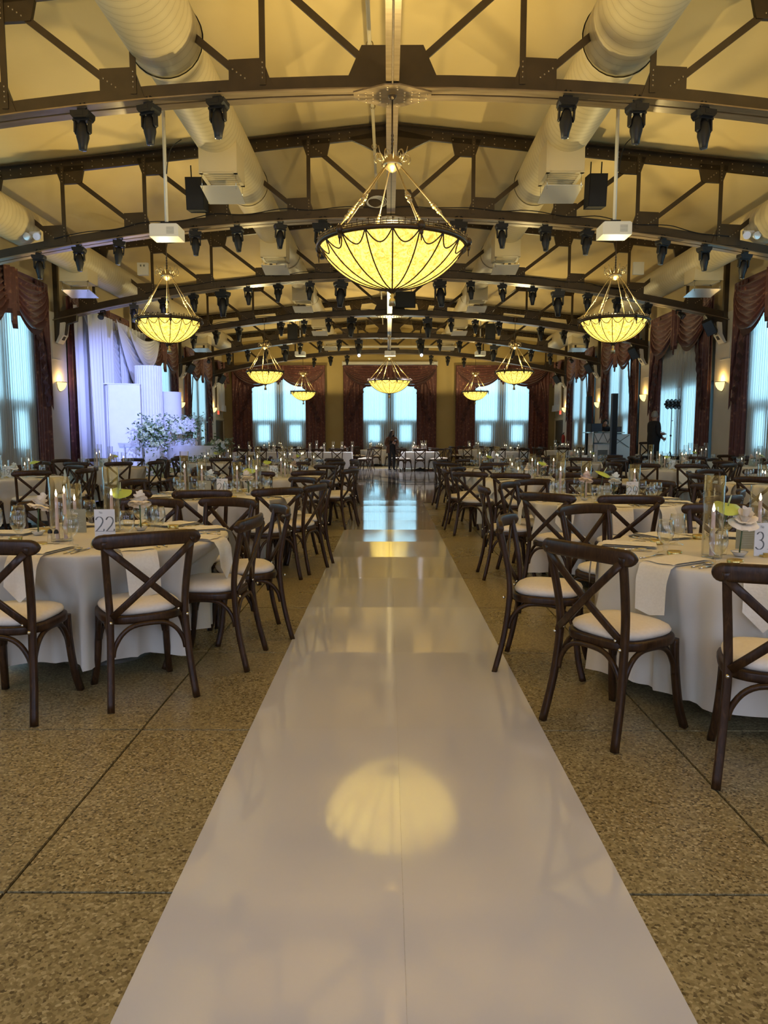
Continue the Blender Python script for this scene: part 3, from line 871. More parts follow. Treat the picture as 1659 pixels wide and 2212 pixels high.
for k, (pos, big) in enumerate(rows):
    xs = sorted([s * p for s in (-1, 1) for p in pos])
    for i, x in enumerate(xs):
        isb = abs(x) in big
        hz = chord_z(x) - .02
        side = 'left' if x < 0 else 'right'
        idx = (i if x < 0 else i - len(pos))
        lit = k == 4 and abs(abs(x) - 1.32) < .01
        if lit:                                        # these two are switched on, washing the dance floor
            d = bpy.data.lights.new('stage_beam', 'SPOT'); d.energy = 950; d.color = (.86, .88, 1.0); d.spot_size = radians(95); d.spot_blend = .9; d.shadow_soft_size = .06
            o = bpy.data.objects.new('stage_beam', d); COL.objects.link(o); o.location = (X0 + x, TY[k] - .22, hz - .74); o.rotation_euler = (radians(-22), 0, 0)
        spawn('moving_head_light', mv_lit if lit else mv_big if isb else mv_small,
              '%s black stage light under the %s truss, %s from the left on its %s half' % ('bulky' if isb else 'slim', RW[k], ORD[idx], side),
              'stage light', (X0 + x, TY[k] - .09, hz), 0, 'stage lights under the %s truss' % RW[k],
              rot=(rnd.uniform(-.08, .08), rnd.uniform(-.10, .06) * (1 if x > 0 else -1), rnd.uniform(-.4, .4)))
    if k in (1, 2, 3, 4):
        for s in (-1, 1):
            x = s * 7.75
            spawn('spotlight', par, 'small black spotlight near the %s end of the %s truss' % ('left' if s < 0 else 'right', RW[k]), 'stage light',
                  (X0 + x, TY[k] - .1, chord_z(x) - .01), .4 * s, 'small spotlights at truss ends')

# small loudspeakers on the wall brackets
def box_speaker(w, d, h, m='black'):
    c = MB(); c.box((0, 0, 0), (w, d, h)); 
    g = MB(); g.box((0, -d / 2 - .006, 0), (w * .92, .012, h * .94))
    return c, g
cs, gs = box_speaker(.26, .24, .40)
br = MB(); br.tube([(0, .12, .1), (0, .2, .25)], .018, 6)
wsp = [('cabinet', cs.mesh('cabinet', M['black'])), ('grille', gs.mesh('grille', M['pocket'])), ('bracket', br.mesh('bracket', M['whitemetal']))]
for s in (-1, 1):
    for k in range(2, 6):
        if s < 0 and k == 2: continue
        spawn('wall_speaker', wsp, 'small black loudspeaker tilted below the %s truss end, %s wall' % (RW[k], 'left' if s < 0 else 'right'), 'speaker',
              (X0 + s * 8.55, TY[k] - .22, 4.28), 0, 'wall speakers', rot=(radians(28), radians(-22 * s), radians(-35 * s)))

# hung loudspeakers
def hung_speaker(words, loc, w, h, tilt, d=.35):
    c, g = box_speaker(w, d, h)
    t = thing('hung_loudspeaker', words, 'speaker', loc, rot=(tilt, 0, 0))
    part(c, 'cabinet', M['blackmat'], t); part(g, 'grille', M['black'], t)
    b = MB(); b.tube([(-w * .3, .05, h / 2), (-w * .3, .05, h / 2 + .25)], .012, 5); b.tube([(w * .3, .05, h / 2), (w * .3, .05, h / 2 + .25)], .012, 5); part(b, 'hanger', M['black'], t)
hung_speaker('tall black loudspeaker hung behind the second truss, left of the centre', (-3.66, 14.35, 5.95), .34, .58, .12)
hung_speaker('tall black loudspeaker hung behind the second truss, right of the centre', (3.95, 14.35, 6.0), .34, .58, .12)
hung_speaker('wide black loudspeaker hung at the centre under the third and fourth trusses', (.60, 25.80, 6.10), .69, .54, .12)
hung_speaker('black loudspeaker under the fourth truss, left of the centre', (-4.09, 31.5, 5.80), .40, .64, .06)
hung_speaker('black loudspeaker under the fourth truss, right of the centre', (4.36, 31.5, 5.82), .40, .64, .06)

# projectors on poles
def projector(words, loc, top, w=.46, pole_dx=0.0, logo=True):
    t = thing('projector', words, 'projector', loc)
    b = MB(); b.prism([(-w / 2, -.10), (w / 2, -.10), (w / 2, .08), (w / 2 - .03, .10), (-w / 2 + .03, .10), (-w / 2, .08)], -.17, .20, 'y'); part(b, 'body', M['white'], t)
    l = MB(); l.tube([(-w * .2, .2, 0), (-w * .2, .25, 0)], .05, 12); part(l, 'lens', M['lens'], t)
    v = MB()
    for i in range(5): v.box((w * .22, -.172, -.05 + i * .022), (.12, .006, .006))
    part(v, 'vent', M['ink'], t)
    m = MB(); m.box((0, 0, .125), (.16, .14, .05)); part(m, 'mount', M['black'], t)
    p = MB(); p.tube([(0, 0, .14), (pole_dx, 0, top - loc[2])], .028, 8); part(p, 'pole', M['whitemetal'], t)
    c = MB(); c.tube(catmull([(.03, -.02, .9), (.06, -.03, 1.1), (.12, -.02, 1.3), (.26, .05, 1.45)], 5), .008, 5); part(c, 'cable', M['black'], t)
    return t
projector('white projector on a long pole, left of the nearest big chandelier', (-3.56, 12.0, 4.62), ceil_z(-3.56) - .02)
projector('white projector on a long pole, right of the nearest big chandelier', (3.62, 12.0, 4.64), ceil_z(3.62) - .02)
projector('small far white projector on a pole, left of the far big chandelier', (-3.95, 33.0, 5.05), ceil_z(-3.95) - .02)
projector('small far white projector on a pole, right of the far big chandelier', (4.13, 33.0, 5.06), ceil_z(4.13) - .02)
projector('small far white projector above the far big chandelier', (.08, 30.9, 4.83), 5.59)

# screen pipe and conduit at the far end
t = thing('screen_pipe', 'long white horizontal pipe hung below the far trusses', 'pipe', (0, 0, 0))
part(MB().tube([(-3.4, 36.9, 5.85), (3.55, 36.9, 5.85)], .06, 10), 'pipe', M['whitemetal'], t)
w = MB()
for x in (-1.1, 1.15): w.tube([(x, 36.9, 5.9), (x, 36.9, 7.2)], .008, 4)
part(w, 'hanger_wire', M['silver'], t)
t = thing('conduit', 'diagonal white pipe rising right of the far projector', 'pipe', (0, 0, 0))
part(MB().tube([(4.13, 30.4, 6.25), (4.16, 29.0, 6.35), (4.55, 26.0, 6.55)], .035, 8), 'pipe', M['whitemetal'], t)

# white boxes and twin emergency lamps high on the trusses
for s in (-1, 1):
    t = thing('junction_box', 'small white box high on the %s side, near the side chandelier' % ('left' if s < 0 else 'right'), 'junction box', (X0 + s * 6.62, TY[2] - .12, 5.82))
    part(MB().box((0, 0, 0), (.28, .1, .32)), 'case', M['white'], t); part(MB().box((0, -.055, .0), (.24, .012, .28)), 'cover', M['white'], t)
    if s < 0: part(MB().box((-.04, -.063, .08), (.04, .006, .05)).box((.05, -.063, .08), (.04, .006, .05)), 'switch', M['ink'], t)
    t = thing('emergency_light', 'white twin lamp emergency light on the %s end of the second truss' % ('left' if s < 0 else 'right'), 'emergency light', (X0 + s * 6.95, TY[1] - .1, 5.24))
    part(MB().box((0, 0, .06), (.22, .07, .06)), 'case', M['white'], t)
    for q in (-1, 1):
        h = MB(); h.tube([(q * .08, -.03, .0), (q * .10, -.14, -.03)], [.05, .075], 12); l = MB(); l.tube([(q * .10, -.14, -.03), (q * .101, -.145, -.031)], .066, 12)
        o = part(h, 'lamp_head', M['white'], t); part(l, 'lamp_lens', M['plate'], o)

# ------------------------------------------------------------------ wall sconces
def sconce_parts():
    g = MB()
    pr = [(.005, -.20), (.05, -.185), (.10, -.15), (.145, -.09), (.17, -.02), (.178, .04)]
    g.lathe(pr, 14, (0, .01, 0), a0=0, a1=pi)
    r = MB(); r.tube([(.185 * cos(a), .01 + .185 * sin(a), .045) for a in [pi * i / 14 for i in range(15)]], .009, 6)
    r.tube([(x, .012, z) for (x, z) in [(-.185, .045), (-.175, -.02), (-.15, -.09), (-.105, -.155), (-.05, -.195), (0, -.205), (.05, -.195), (.105, -.155), (.15, -.09), (.175, -.02), (.185, .045)]], .009, 6)
    b = MB(); b.box((0, .004, -.06), (.2, .012, .2))
    return [('glass_shade', g.mesh('glass_shade', M['sconce'])), ('rim', r.mesh('rim', M['darkbronze'])), ('back_plate', b.mesh('back_plate', M['darkbronze']))]
scp = sconce_parts()
SW = {2: 'nearest', 3: 'second', 4: 'third', 5: 'farthest'}
for s in (-1, 1):
    for k in range(2, 6):
        if s < 0 and k == 3: continue                     # hidden by the stage draping
        loc = (X0 + s * HW, TY[k] + .08, 2.80)
        spawn('wall_sconce', scp, 'lit half-bowl wall sconce on the %s wall, %s one in view' % ('left' if s < 0 else 'right', SW[k]), 'wall lamp', loc, pi / 2 if s > 0 else -pi / 2, 'wall sconces')
        d = bpy.data.lights.new('sconce_bulb', 'POINT'); d.energy = 9; d.color = (1, .62, .18); d.shadow_soft_size = .05
        o = bpy.data.objects.new('sconce_bulb', d); COL.objects.link(o); o.location = (X0 + s * (HW - .11), TY[k] + .08, 2.92)

# loose coil of cable on the second truss, and cable runs tied along the lower chords
t = thing('cable_coil', 'loose coil of pale cable on the second truss, left of its centre', 'cable', (X0 - .32, TY[1] - .06, 5.88))
for i in range(4):
    part(MB().tube([((.15 + .012 * i) * cos(a) + .02 * i, -.02 * i, (.085 + .008 * i) * sin(a)) for a in [2 * pi * k / 22 for k in range(22)]], .007, 5, closed=True), 'cable_loop', M['whitemetal'], t)
for k in (1, 2, 3, 4):
    t = thing('cable_run', 'thin dark cable drooping along the top of the %s truss lower chord' % RW[k], 'cable', (X0, TY[k] - .05, 0))
    P = []
    for i in range(121):
        x = -6.6 + 13.2 * i / 120; P.append((x, 0, chord_z(x) + .235 - .03 * abs(sin(x * 2.1 + k)) + .02 * sin(5 * x)))
    part(MB().tube(P, .009, 5), 'cable', M['black'], t)
# ------------------------------------------------------------------ cross-back chairs
def chair_parts():
    P = []
    def outline(k, n=28):
        out = []
        for i in range(n):
            a = 2 * pi * i / n; c, s_ = cos(a), sin(a)
            e = .62
            x = math.copysign(abs(c) ** e, c) * .212 * (1 + .05 * s_); y = math.copysign(abs(s_) ** e, s_) * .205
            out.append((x * k, y * k))
        return out
    fr = MB(); n = 28
    rings = [(.90, .412), (.985, .415), (1.0, .425), (1.0, .447), (.985, .455), (.90, .457)]
    vv = []
    for k, z in rings: vv += [(x, y, z) for x, y in outline(k)]
    ff = [(i * n + j, i * n + (j + 1) % n, (i + 1) * n + (j + 1) % n, (i + 1) * n + j) for i in range(len(rings) - 1) for j in range(n)]
    ff += [tuple(range(n))[::-1], tuple(range((len(rings) - 1) * n, len(rings) * n))]
    fr.add(vv, ff, True); P.append(('seat', fr.mesh('seat', M['wood'])))
    cu = MB(); rings = [(.86, .456), (.92, .466), (.935, .478), (.90, .492), (.78, .505), (.5, .513), (.2, .516)]
    vv = []
    for k, z in rings: vv += [(x, y, z) for x, y in outline(k)]
    ff = [(i * n + j, i * n + (j + 1) % n, (i + 1) * n + (j + 1) % n, (i + 1) * n + j) for i in range(len(rings) - 1) for j in range(n)]
    ff += [tuple(range((len(rings) - 1) * n, len(rings) * n))]
    cu.add(vv, ff, True); P.append(('cushion', cu.mesh('cushion', M['cream'])))
    for s in (-1, 1):
        pts = catmull([(s * .215, -.275, 0), (s * .198, -.225, .22), (s * .188, -.20, .44), (s * .193, -.205, .58), (s * .205, -.235, .74), (s * .213, -.262, .855)], 4)
        m = MB(); m.tube(pts, [.0172] * len(pts), 8, sq=True, flat=.9, up=(1, 0, 0)); P.append(('rear_leg', m.mesh('rear_leg', M['wood'])))
        pts = catmull([(s * .178, .165, .43), (s * .180, .172, .30), (s * .192, .192, .12), (s * .208, .222, 0)], 4)
        m = MB(); m.tube(pts, [.0175] * len(pts), 8, sq=True, up=(1, 0, 0)); P.append(('front_leg', m.mesh('front_leg', M['wood'])))
    def rail(u, v):
        x = .265 * sin(pi * (u - .5)) ; y = -.302 + .72 * x * x + .012
        q = max(0, (abs(x) - .228) / .037); e = max(.04, sqrt(max(0, 1 - q * q)))
        a = 2 * pi * v
        ca, sa = cos(a), sin(a)
        return (x, y - .0155 * math.copysign(abs(ca) ** .6, ca), 0.846 + .010 * (1 - (x / .265) ** 2) + .037 * e * math.copysign(abs(sa) ** .6, sa))
    m = MB(); nu, nv = 26, 12
    vv = [rail(i / nu, j / nv) for i in range(nu + 1) for j in range(nv)]
    ff = [(i * nv + j, (i + 1) * nv + j, (i + 1) * nv + (j + 1) % nv, i * nv + (j + 1) % nv) for i in range(nu) for j in range(nv)]
    ff += [tuple(range(nv)), tuple(range(nu * nv, (nu + 1) * nv))[::-1]]
    m.add(vv, ff, True); P.append(('top_rail', m.mesh('top_rail', M['wood'])))
    for s in (-1, 1):
        A0, B0 = Vector((s * .212, -.268, .825)), Vector((-s * .180, -.206, .462))
        pts = [A0.lerp(B0, i / 6) + Vector((0, -.014 * sin(pi * i / 6) - s * .006, 0)) for i in range(7)]
        m = MB(); m.tube(pts, .0180, 8, sq=True, flat=.42, up=(-.363, 0, s * .392)); P.append(('cross_brace', m.mesh('cross_brace', M['wood'])))
    def arch(p, q, top):
        p, q = Vector(p), Vector(q); mid = (p + q) / 2
        pts = [p, p + (q - p) * .03 + Vector((0, 0, .05)), p + (q - p) * .13 + Vector((0, 0, top * .72)), p + (q - p) * .28 + Vector((0, 0, top * .95)), mid + Vector((0, 0, top)),
               q + (p - q) * .28 + Vector((0, 0, top * .95)), q + (p - q) * .13 + Vector((0, 0, top * .72)), q + (p - q) * .03 + Vector((0, 0, .05)), q]
        m = MB(); m.tube(catmull(pts, 3), .0125, 6); return m
    for p, q in (((-.172, .178, .26), (.172, .178, .26)), ((-.182, -.21, .26), (.182, -.21, .26)), ((-.182, .165, .26), (-.190, -.20, .26)), ((.182, .165, .26), (.190, -.20, .26))):
        P.append(('arch_brace', arch(p, q, .152).mesh('arch_brace', M['wood'])))
    b = MB()
    for s in (-1, 1):
        b.ball((s * .190, -.232, .44), .009, 6, 4); b.ball((s * .150, -.214, .47), .008, 6, 4)
    P.append(('bolt', b.mesh('bolt', M['silver'])))
    return P
CH = chair_parts()

# ------------------------------------------------------------------ tables
TH = .745
TABLES = {}   # key: (x, y, phrase, chairs[(deg, r_seat, turn)], number, level)
def ring10(off, r=.96, jit=2.0, n=10, seed=1):
    rr = random.Random(seed)
    return [(off + i * 360 / n + rr.uniform(-jit, jit), r + rr.uniform(-.05, .06), rr.uniform(-7, 7)) for i in range(n)]
TABLES['22'] = (-1.78, 4.45, 'table twenty-two', [(-96, .90, 4), (-56, .80, -2), (-11, .72, 6), (27, .90, -6), (62, .97, 6), (93, .78, -4), (128, .90, 2), (172, .86, 0), (-140, .88, 0)], '22', 2)
TABLES['20'] = (-1.75, 7.60, 'table twenty', [(-20, .84, 0), (-51, .93, -4), (-86, .97, 3), (-119, .98, 0), (14, .86, 2), (49, .88, -5), (88, .9, 3), (124, .86, 0), (160, .9, 3), (-150, .9, 0)], '20', 2)
TABLES['18'] = (-1.75, 11.1, 'table eighteen', ring10(-20, seed=2), '18', 1)
TABLES['16'] = (-1.85, 14.7, 'table sixteen', ring10(-12, seed=3), '16', 1)
TABLES['19'] = (-5.75, 10.9, 'table nineteen', ring10(-82, seed=4), '19', 1)
TABLES['17'] = (-5.70, 14.6, 'table seventeen', ring10(-60, seed=5), '17', 1)
TABLES['15'] = (-4.05, 17.2, 'the table before the lectern', ring10(-75, seed=6, n=8), '', 1)
TABLES['31'] = (1.95, 3.85, 'the nearest right-hand table', [(161, 1.06, 0), (-149, 1.00, 2), (-111, 1.06, 0), (115, 1.06, 3), (72, 1.02, 0)], '31', 2)
TABLES['29'] = (2.10, 7.00, 'table twenty-nine', [(-129, .95, -3), (-97, .92, 2), (-64, 1.08, 4), (-25, .92, 0), (12, .9, 3), (48, .9, 0), (84, .92, -4), (115, .9, 2), (148, .74, 0), (181, .92, 0)], '29', 2)
TABLES['28'] = (2.08, 10.7, 'table twenty-eight', [(-140, 1.1, 18), (-111, 1.15, 2), (-74, .95, 0), (-38, .92, 3), (0, .9, 0), (36, .9, 0), (72, .9, 2), (108, .9, 0), (146, .95, 0), (180, .98, 0)], '28', 1)
TABLES['26'] = (2.15, 14.3, 'table twenty-six', [(-139, 1.2, 6), (-100, .95, 0), (-64, .93, 0), (-28, .92, 3), (8, .9, 0), (44, .9, 0), (80, .9, 2), (116, .9, 0), (152, .95, 0), (188, .98, 0)], '26', 1)
TABLES['30'] = (5.20, 9.40, 'the right table beyond the nearest', ring10(-100, seed=8), '', 1)
TABLES['27'] = (5.35, 13.7, 'table twenty-seven', ring10(-95, seed=9), '27', 1)
TABLES['24'] = (4.70, 17.4, 'table twenty-four', ring10(-70, seed=10), '24', 1)
TABLES['25'] = (7.70, 18.3, 'table twenty-five', ring10(-62, seed=11, n=8), '25', 1)
TABLES['23'] = (7.75, 15.0, 'the table at the right edge', ring10(-105, seed=12, n=8), '', 1)
TABLES['A'] = (1.30, 29.4, 'the far table beside the woman', [(-128, 1.05, 0), (-93, .95, 0), (-55, .98, 0), (-15, .98, 0), (20, .95, 0), (165, 1.0, 0), (130, .95, 0), (60, .95, 0)], '', 0)
TABLES['B'] = (4.10, 34.6, 'the far right end-window table', ring10(-110, seed=14, n=8), '', 0)
TABLES['C'] = (5.10, 30.2, 'the far table right of the woman', ring10(-75, seed=15, n=8), '', 0)
TABLES['D'] = (7.75, 32.4, 'the far right-wall table', ring10(-100, seed=16, n=8), '', 0)
TABLES['E'] = (-.55, 34.0, 'the far table behind the woman', ring10(-90, seed=17, n=8), '', 0)
TABLES['F'] = (-5.4, 34.8, 'the far left end-window table', ring10(-80, seed=18, n=8), '', 0)

def cloth_mesh(seed, push, R=.762, hem=.11):
    rnd = random.Random(seed); n = 120
    ks = [(rnd.choice((9, 10, 11, 13)), rnd.uniform(0, 6.28), 1.0), (rnd.choice((16, 17, 19)), rnd.uniform(0, 6.28), .5), (5, rnd.uniform(0, 6.28), .5)]
    lev = [0, .015, .06, .14, .25, .38, .52, .66, .8, .92, 1.0]
    mb = MB(); vv = []
    for rr in (.02, .3, .6, R - .03): vv += [(rr * cos(2 * pi * i / n), rr * sin(2 * pi * i / n), TH) for i in range(n)]
    for li, t in enumerate(lev):
        z = TH - .004 - (TH - .008 - hem) * t
        for i in range(n):
            a = 2 * pi * i / n
            f = sum(w * sin(k * a + p) for k, p, w in ks) / 1.6
            f = (1 - abs(f)) * 2 - 1 if f > 0 else f * .6
            r = R + .012 * min(1, t * 20) + t * .06 + (.075 * f) * min(1, t * 1.5)
            for (ang, rf) in push:
                d = abs((a - ang + pi) % (2 * pi) - pi)
                if d < .40:
                    w = 1 if d < .24 else (1 - (d - .24) / .16)
                    w = w * w * (3 - 2 * w)
                    w *= min(1, max(0, (t - .02) / .34))
                    if rf < r: r = r * (1 - w) + (max(rf, .3) + .035 * f) * w
            zz = z + (.012 * sin(3 * a + seed) + .008 * sin(7 * a)) * t
            vv.append((r * cos(a), r * sin(a), zz))
    m = len(vv) // n
    ff = [(i * n + j, i * n + (j + 1) % n, (i + 1) * n + (j + 1) % n, (i + 1) * n + j) for i in range(m - 1) for j in range(n)]
    ff = [q[::-1] for q in ff]
    ff.append(tuple(range(n)))
    return mb.add(vv, ff, True)

ped = MB(); ped.lathe([(.28, 0), (.28, .03), (.06, .08), (.04, .12), (.04, .70), (.2, .725), (.74, .728), (.74, .742), (.01, .742)], 20)
ped_me = ped.mesh('pedestal', M['door'])
REG = {}      # (kind, table) -> [(picture column, object)] for the ordinals in the labels
def reg(kind, key, o, x, y, z=.8): REG.setdefault((kind, key), []).append((px(x, y, z), o))

for ki, (key, (tx, ty, ph, chs, num, lvl)) in enumerate(TABLES.items()):
    push = []
    for (deg, rs, turn) in chs:
        a = radians(deg)
        cx, cyy = tx + rs * cos(a), ty + rs * sin(a)
        push.append((a % (2 * pi), rs - .275))
        p = px(cx, cyy, .5)
        if p < -70 or p > 1730: continue
        r = spawn('cross_back_chair', CH, 'x', 'chair', (cx, cyy, 0.0), a + pi / 2 + radians(turn), 'cross-back chairs round the guest tables')
        reg('chair', key, r, cx, cyy, .5)
    t = thing('round_table', 'round table under a long cream cloth, ' + (ph if ph.startswith('the ') else 'number card reads ' + ph[6:]), 'table', (tx, ty, 0), 0, 'round guest tables')
    part(cloth_mesh(ki * 7 + 1, push), 'tablecloth', M['cloth'] if lvl else M['clothwhite'], t)  # far cloths take the paler copy in place of more light
    obj('pedestal', ped_me, t)

# long head table at the far left
hx0, hx1, hy = -6.1, -1.43, 28.75
t = thing('head_table', 'long rectangular table under a white cloth at the far left of the dance floor', 'table', ((hx0 + hx1) / 2, hy, 0))
L = (hx1 - hx0) / 2; Wd = .42
def head_fn(u, v):
    # walk round the rectangle
    per = [(-L, -Wd), (L, -Wd), (L, Wd), (-L, Wd), (-L, -Wd)]
    seg = [2 * L, 2 * Wd, 2 * L, 2 * Wd]; tot = sum(seg); d = u * tot; i = 0
    while i < 3 and d > seg[i]: d -= seg[i]; i += 1
    f = d / seg[i]; a, b = per[i], per[i + 1]
    x, y = a[0] + (b[0] - a[0]) * f, a[1] + (b[1] - a[1]) * f
    k = .03 * v * sin(u * 150) + .05 * v
    return (x * (1 + k / L), y * (1 + k / Wd * .6), TH - .005 - (TH - .03) * v)
mb = MB().grid(head_fn, 260, 4); mb.box((0, 0, TH - .006), (2 * L, 2 * Wd, .012)); part(mb, 'tablecloth', M['clothwhite'], t)
for i, x in enumerate((-5.6, -4.9, -4.1, -3.3, -2.72, -1.98)):
    r = spawn('cross_back_chair', CH, 'x', 'chair', (x, hy - .62, 0), 0.0 + radians((i % 3 - 1) * 4), 'cross-back chairs at the long table')
    reg('chair', 'head', r, x, hy - .8, .5)
r = spawn('cross_back_chair', CH, 'x', 'chair', (hx1 + .42, hy - .1, 0), radians(82), 'cross-back chairs at the long table'); reg('chair', 'head', r, hx1 + .5, hy)
r = spawn('cross_back_chair', CH, 'x', 'chair', (hx1 + .55, hy + .75, 0), radians(110), 'cross-back chairs at the long table'); reg('chair', 'head', r, hx1 + .6, hy)
for i, x in enumerate((-5.2, -4.2, -3.2, -2.2)):
    r = spawn('cross_back_chair', CH, 'x', 'chair', (x, hy + .62, 0), pi + radians((i % 3 - 1) * 4), 'cross-back chairs at the long table')
    reg('chair', 'head', r, x, hy + .6, .5)
TABLES['head'] = ((hx0 + hx1) / 2, hy, 'the long far table', [], '', 0)

# ------------------------------------------------------------------ things on the tables
gob = MB(); gob.lathe([(.037, .0), (.036, .004), (.012, .010), (.0075, .018), (.013, .030), (.015, .036), (.0085, .046), (.014, .054), (.030, .070), (.042, .095), (.0445, .118), (.041, .148), (.036, .178), (.0345, .178), (.039, .148), (.0425, .118), (.040, .096), (.028, .073), (.004, .062)], 16)
GOB = [('bowl_and_stem', gob.mesh('bowl_and_stem', M['crystal']))]
def vase_mesh(r, h):
    m = MB(); m.lathe([(.003, .002), (r, .002), (r, h), (r - .004, h), (r - .004, .014), (.003, .014)], 20); return m.mesh('cylinder', M['glass'])
def candle_mesh(z0, h):
    m = MB(); m.lathe([(.013, z0), (.0125, z0 + h * .3), (.0095, z0 + h), (.003, z0 + h + .003)], 10); return m.mesh('taper', M['candle'])
def flame_mesh(z):
    m = MB(); m.lathe([(.002, z), (.0065, z + .008), (.0072, z + .016), (.004, z + .030), (.0008, z + .042)], 8); return m.mesh('flame', M['flame'])
VASES = []
for (r, h, ch) in ((.052, .37, .25), (.050, .42, .22), (.048, .30, .17), (.055, .34, .24), (.047, .46, .27), (.060, .25, .12)):
    VASES.append([('cylinder', vase_mesh(r, h)), ('candle', candle_mesh(.014, ch), [('flame', flame_mesh(.016 + ch))])])
VASE2 = [('cylinder', vase_mesh(.062, .38)), ('candle', None), ('candle', None)]
def two_candle():
    a = MB(); a.lathe([(.012, .014), (.009, .26), (.003, .263)], 10, (-.022, 0, 0)); b = MB(); b.lathe([(.012, .014), (.009, .28), (.003, .283)], 10, (.022, .01, 0))
    f = MB(); f.lathe([(.002, .264), (.0072, .28), (.0008, .307)], 8, (-.022, 0, 0)); g_ = MB(); g_.lathe([(.002, .284), (.0072, .30), (.0008, .327)], 8, (.022, .01, 0))
    return [('cylinder', vase_mesh(.060, .38)), ('candle', a.mesh('taper', M['candle']), [('flame', f.mesh('flame', M['flame']))]), ('candle', b.mesh('taper', M['candle']), [('flame', g_.mesh('flame', M['flame']))])]
VASE2 = two_candle()

def bloom(mb, c, r, seed, rings=((3, .32, 1.35), (5, .58, 1.2), (6, .84, .85), (6, 1.02, .42)), tilt=(0, 0)):
    rnd = random.Random(seed); R = Euler((tilt[0], tilt[1], 0)).to_matrix(); c = Vector(c)
    for (n, rad, rise) in rings:
        for k in range(n):
            a = 2 * pi * k / n + rnd.uniform(-.25, .25) + rad * 2; w = 1.9 / n * pi * (1.0 if n > 3 else .8); e = rnd.uniform(.88, 1.12)
            def fn(u, v, a=a, w=w, e=e, rad=rad, rise=rise):
                th = a + (u - .5) * w * 2 * (sin(pi * (.14 + .60 * v)) ** .7)
                q = r * rad * e * (v ** .8) * (1 - .16 * abs(2 * u - 1) ** 2)
                z = r * rise * v * e - r * .42 * rad * (v ** 4) + .10 * r * cos((u - .5) * 5) * v
                return c + R @ Vector((q * cos(th), q * sin(th), z))
            mb.grid(fn, 4, 4)
    return mb
def rose_parts(pm, seed, h=.15):
    f = bloom(MB(), (.01, -.01, h), .062, seed, tilt=(.35, .2))
    s = MB(); s.tube([(0, 0, .012), (.004, -.002, h * .5), (.008, -.008, h)], .0035, 6)
    d = MB(); d.lathe([(.003, .004), (.022, .004), (.036, .022), (.038, .024), (.034, .02), (.02, .010), (.003, .009)], 16)
    k = MB(); k.lathe([(.012, .009), (.012, .016), (.003, .017)], 8)
    return [('bloom', f.mesh('bloom', M[pm])), ('stem', s.mesh('stem', M['stem'])), ('dish', d.mesh('dish', M['ceramic'])), ('flower_pin', k.mesh('flower_pin', M['black']))]
ROSES = [rose_parts('petal', 5), rose_parts('petalpink', 9, .17), rose_parts('petalwhite', 14, .14)]
def anthurium_parts(seed):
    RL = Euler((radians(20), radians(10), 0)).to_matrix()
    def leaf(u, v):
        a = (u - .5) * 2                                   # heart: two lobes behind the stem, point forward
        w = .068 * (sin(pi * (.18 + .82 * v)) ** .55 if v < .98 else .05)
        x = a * w; y = .045 - .135 * v + .030 * (1 - v) ** 2 * (abs(a) ** 2 * 1.6 - .5)
        p = RL @ Vector((x, y, -3.2 * x * x - 2.2 * (y + .02) ** 2 + .010 * sin(9 * y)))
        return (p.x + .015, p.y - .01, p.z + .262)
    l = MB().grid(leaf, 10, 12)
    sp = MB(); sp.tube([(.015, -.012, .262), (.020, -.035, .292), (.026, -.050, .318)], [.005, .0045, .002], 6)
    s = MB(); s.tube(catmull([(0, 0, .01), (-.004, .002, .1), (.006, -.004, .18), (.02, -.01, .235)], 4), .003, 6)
    g = MB(); g.lathe([(.003, .002), (.022, .002), (.024, .05), (.018, .085), (.017, .085), (.022, .05), (.003, .008)], 12)
    return [('leaf', l.mesh('leaf', M['anthurium'])), ('spadix', sp.mesh('spadix', M['petalgreen'])), ('stem', s.mesh('stem', M['stem'])), ('bud_vase', g.mesh('bud_vase', M['glass']))]
ANTH = anthurium_parts(2)

# numbers and script, drawn with a broad nib
def arc(cx, cy_, rx, ry, a0, a1, n=14):
    return [(cx + rx * cos(radians(a0 + (a1 - a0) * i / n)), cy_ + ry * sin(radians(a0 + (a1 - a0) * i / n))) for i in range(n + 1)]
DIG = {
 '0': [arc(.3, .5, .26, .5, 0, 360, 28)],
 '1': [[(.12, .82), (.32, 1.0), (.32, 0)], [(.12, 0), (.52, 0)]],
 '2': [arc(.29, .73, .23, .27, 165, -20) + [(.40, .42), (.06, .02)], [(.04, .02), (.56, .02), (.58, .16)]],
 '3': [arc(.28, .76, .2, .24, 150, -80), arc(.27, .27, .26, .27, 88, -150)],
 '4': [[(.42, 0), (.42, 1.0), (.02, .3), (.58, .3)]],
 '5': [[(.5, .98), (.14, .98), (.11, .55)] + arc(.27, .31, .27, .31, 115, -150)],
 '6': [[(.48, .98), (.2, .72), (.06, .4)] + arc(.3, .3, .25, .3, 170, -190, 24)],
 '7': [[(.04, .82), (.06, .98), (.56, .98), (.22, 0)]],
 '8': [arc(.3, .75, .19, .24, 0, 360, 20), arc(.3, .26, .25, .26, 0, 360, 20)],
 '9': [arc(.3, .69, .24, .30, 0, 360, 22), [(.54, .69), (.50, .4), (.36, .14), (.12, .0)]],
}
SCRIPT_MENU = [[(0, .05), (.1, .5), (.32, 1.05), (.30, .5), (.30, .08), (.5, .6), (.72, 1.05), (.68, .5), (.66, .1), (.78, .1)],
               [(.82, .30), (.98, .42), (.96, .56), (.86, .5), (.84, .2), (.95, .06), (1.12, .28)],
               [(1.14, .5), (1.16, .06), (1.28, .42), (1.38, .5), (1.38, .1), (1.5, .2)],
               [(1.52, .5), (1.52, .12), (1.62, .06), (1.76, .45), (1.76, .1), (1.92, .24)]]
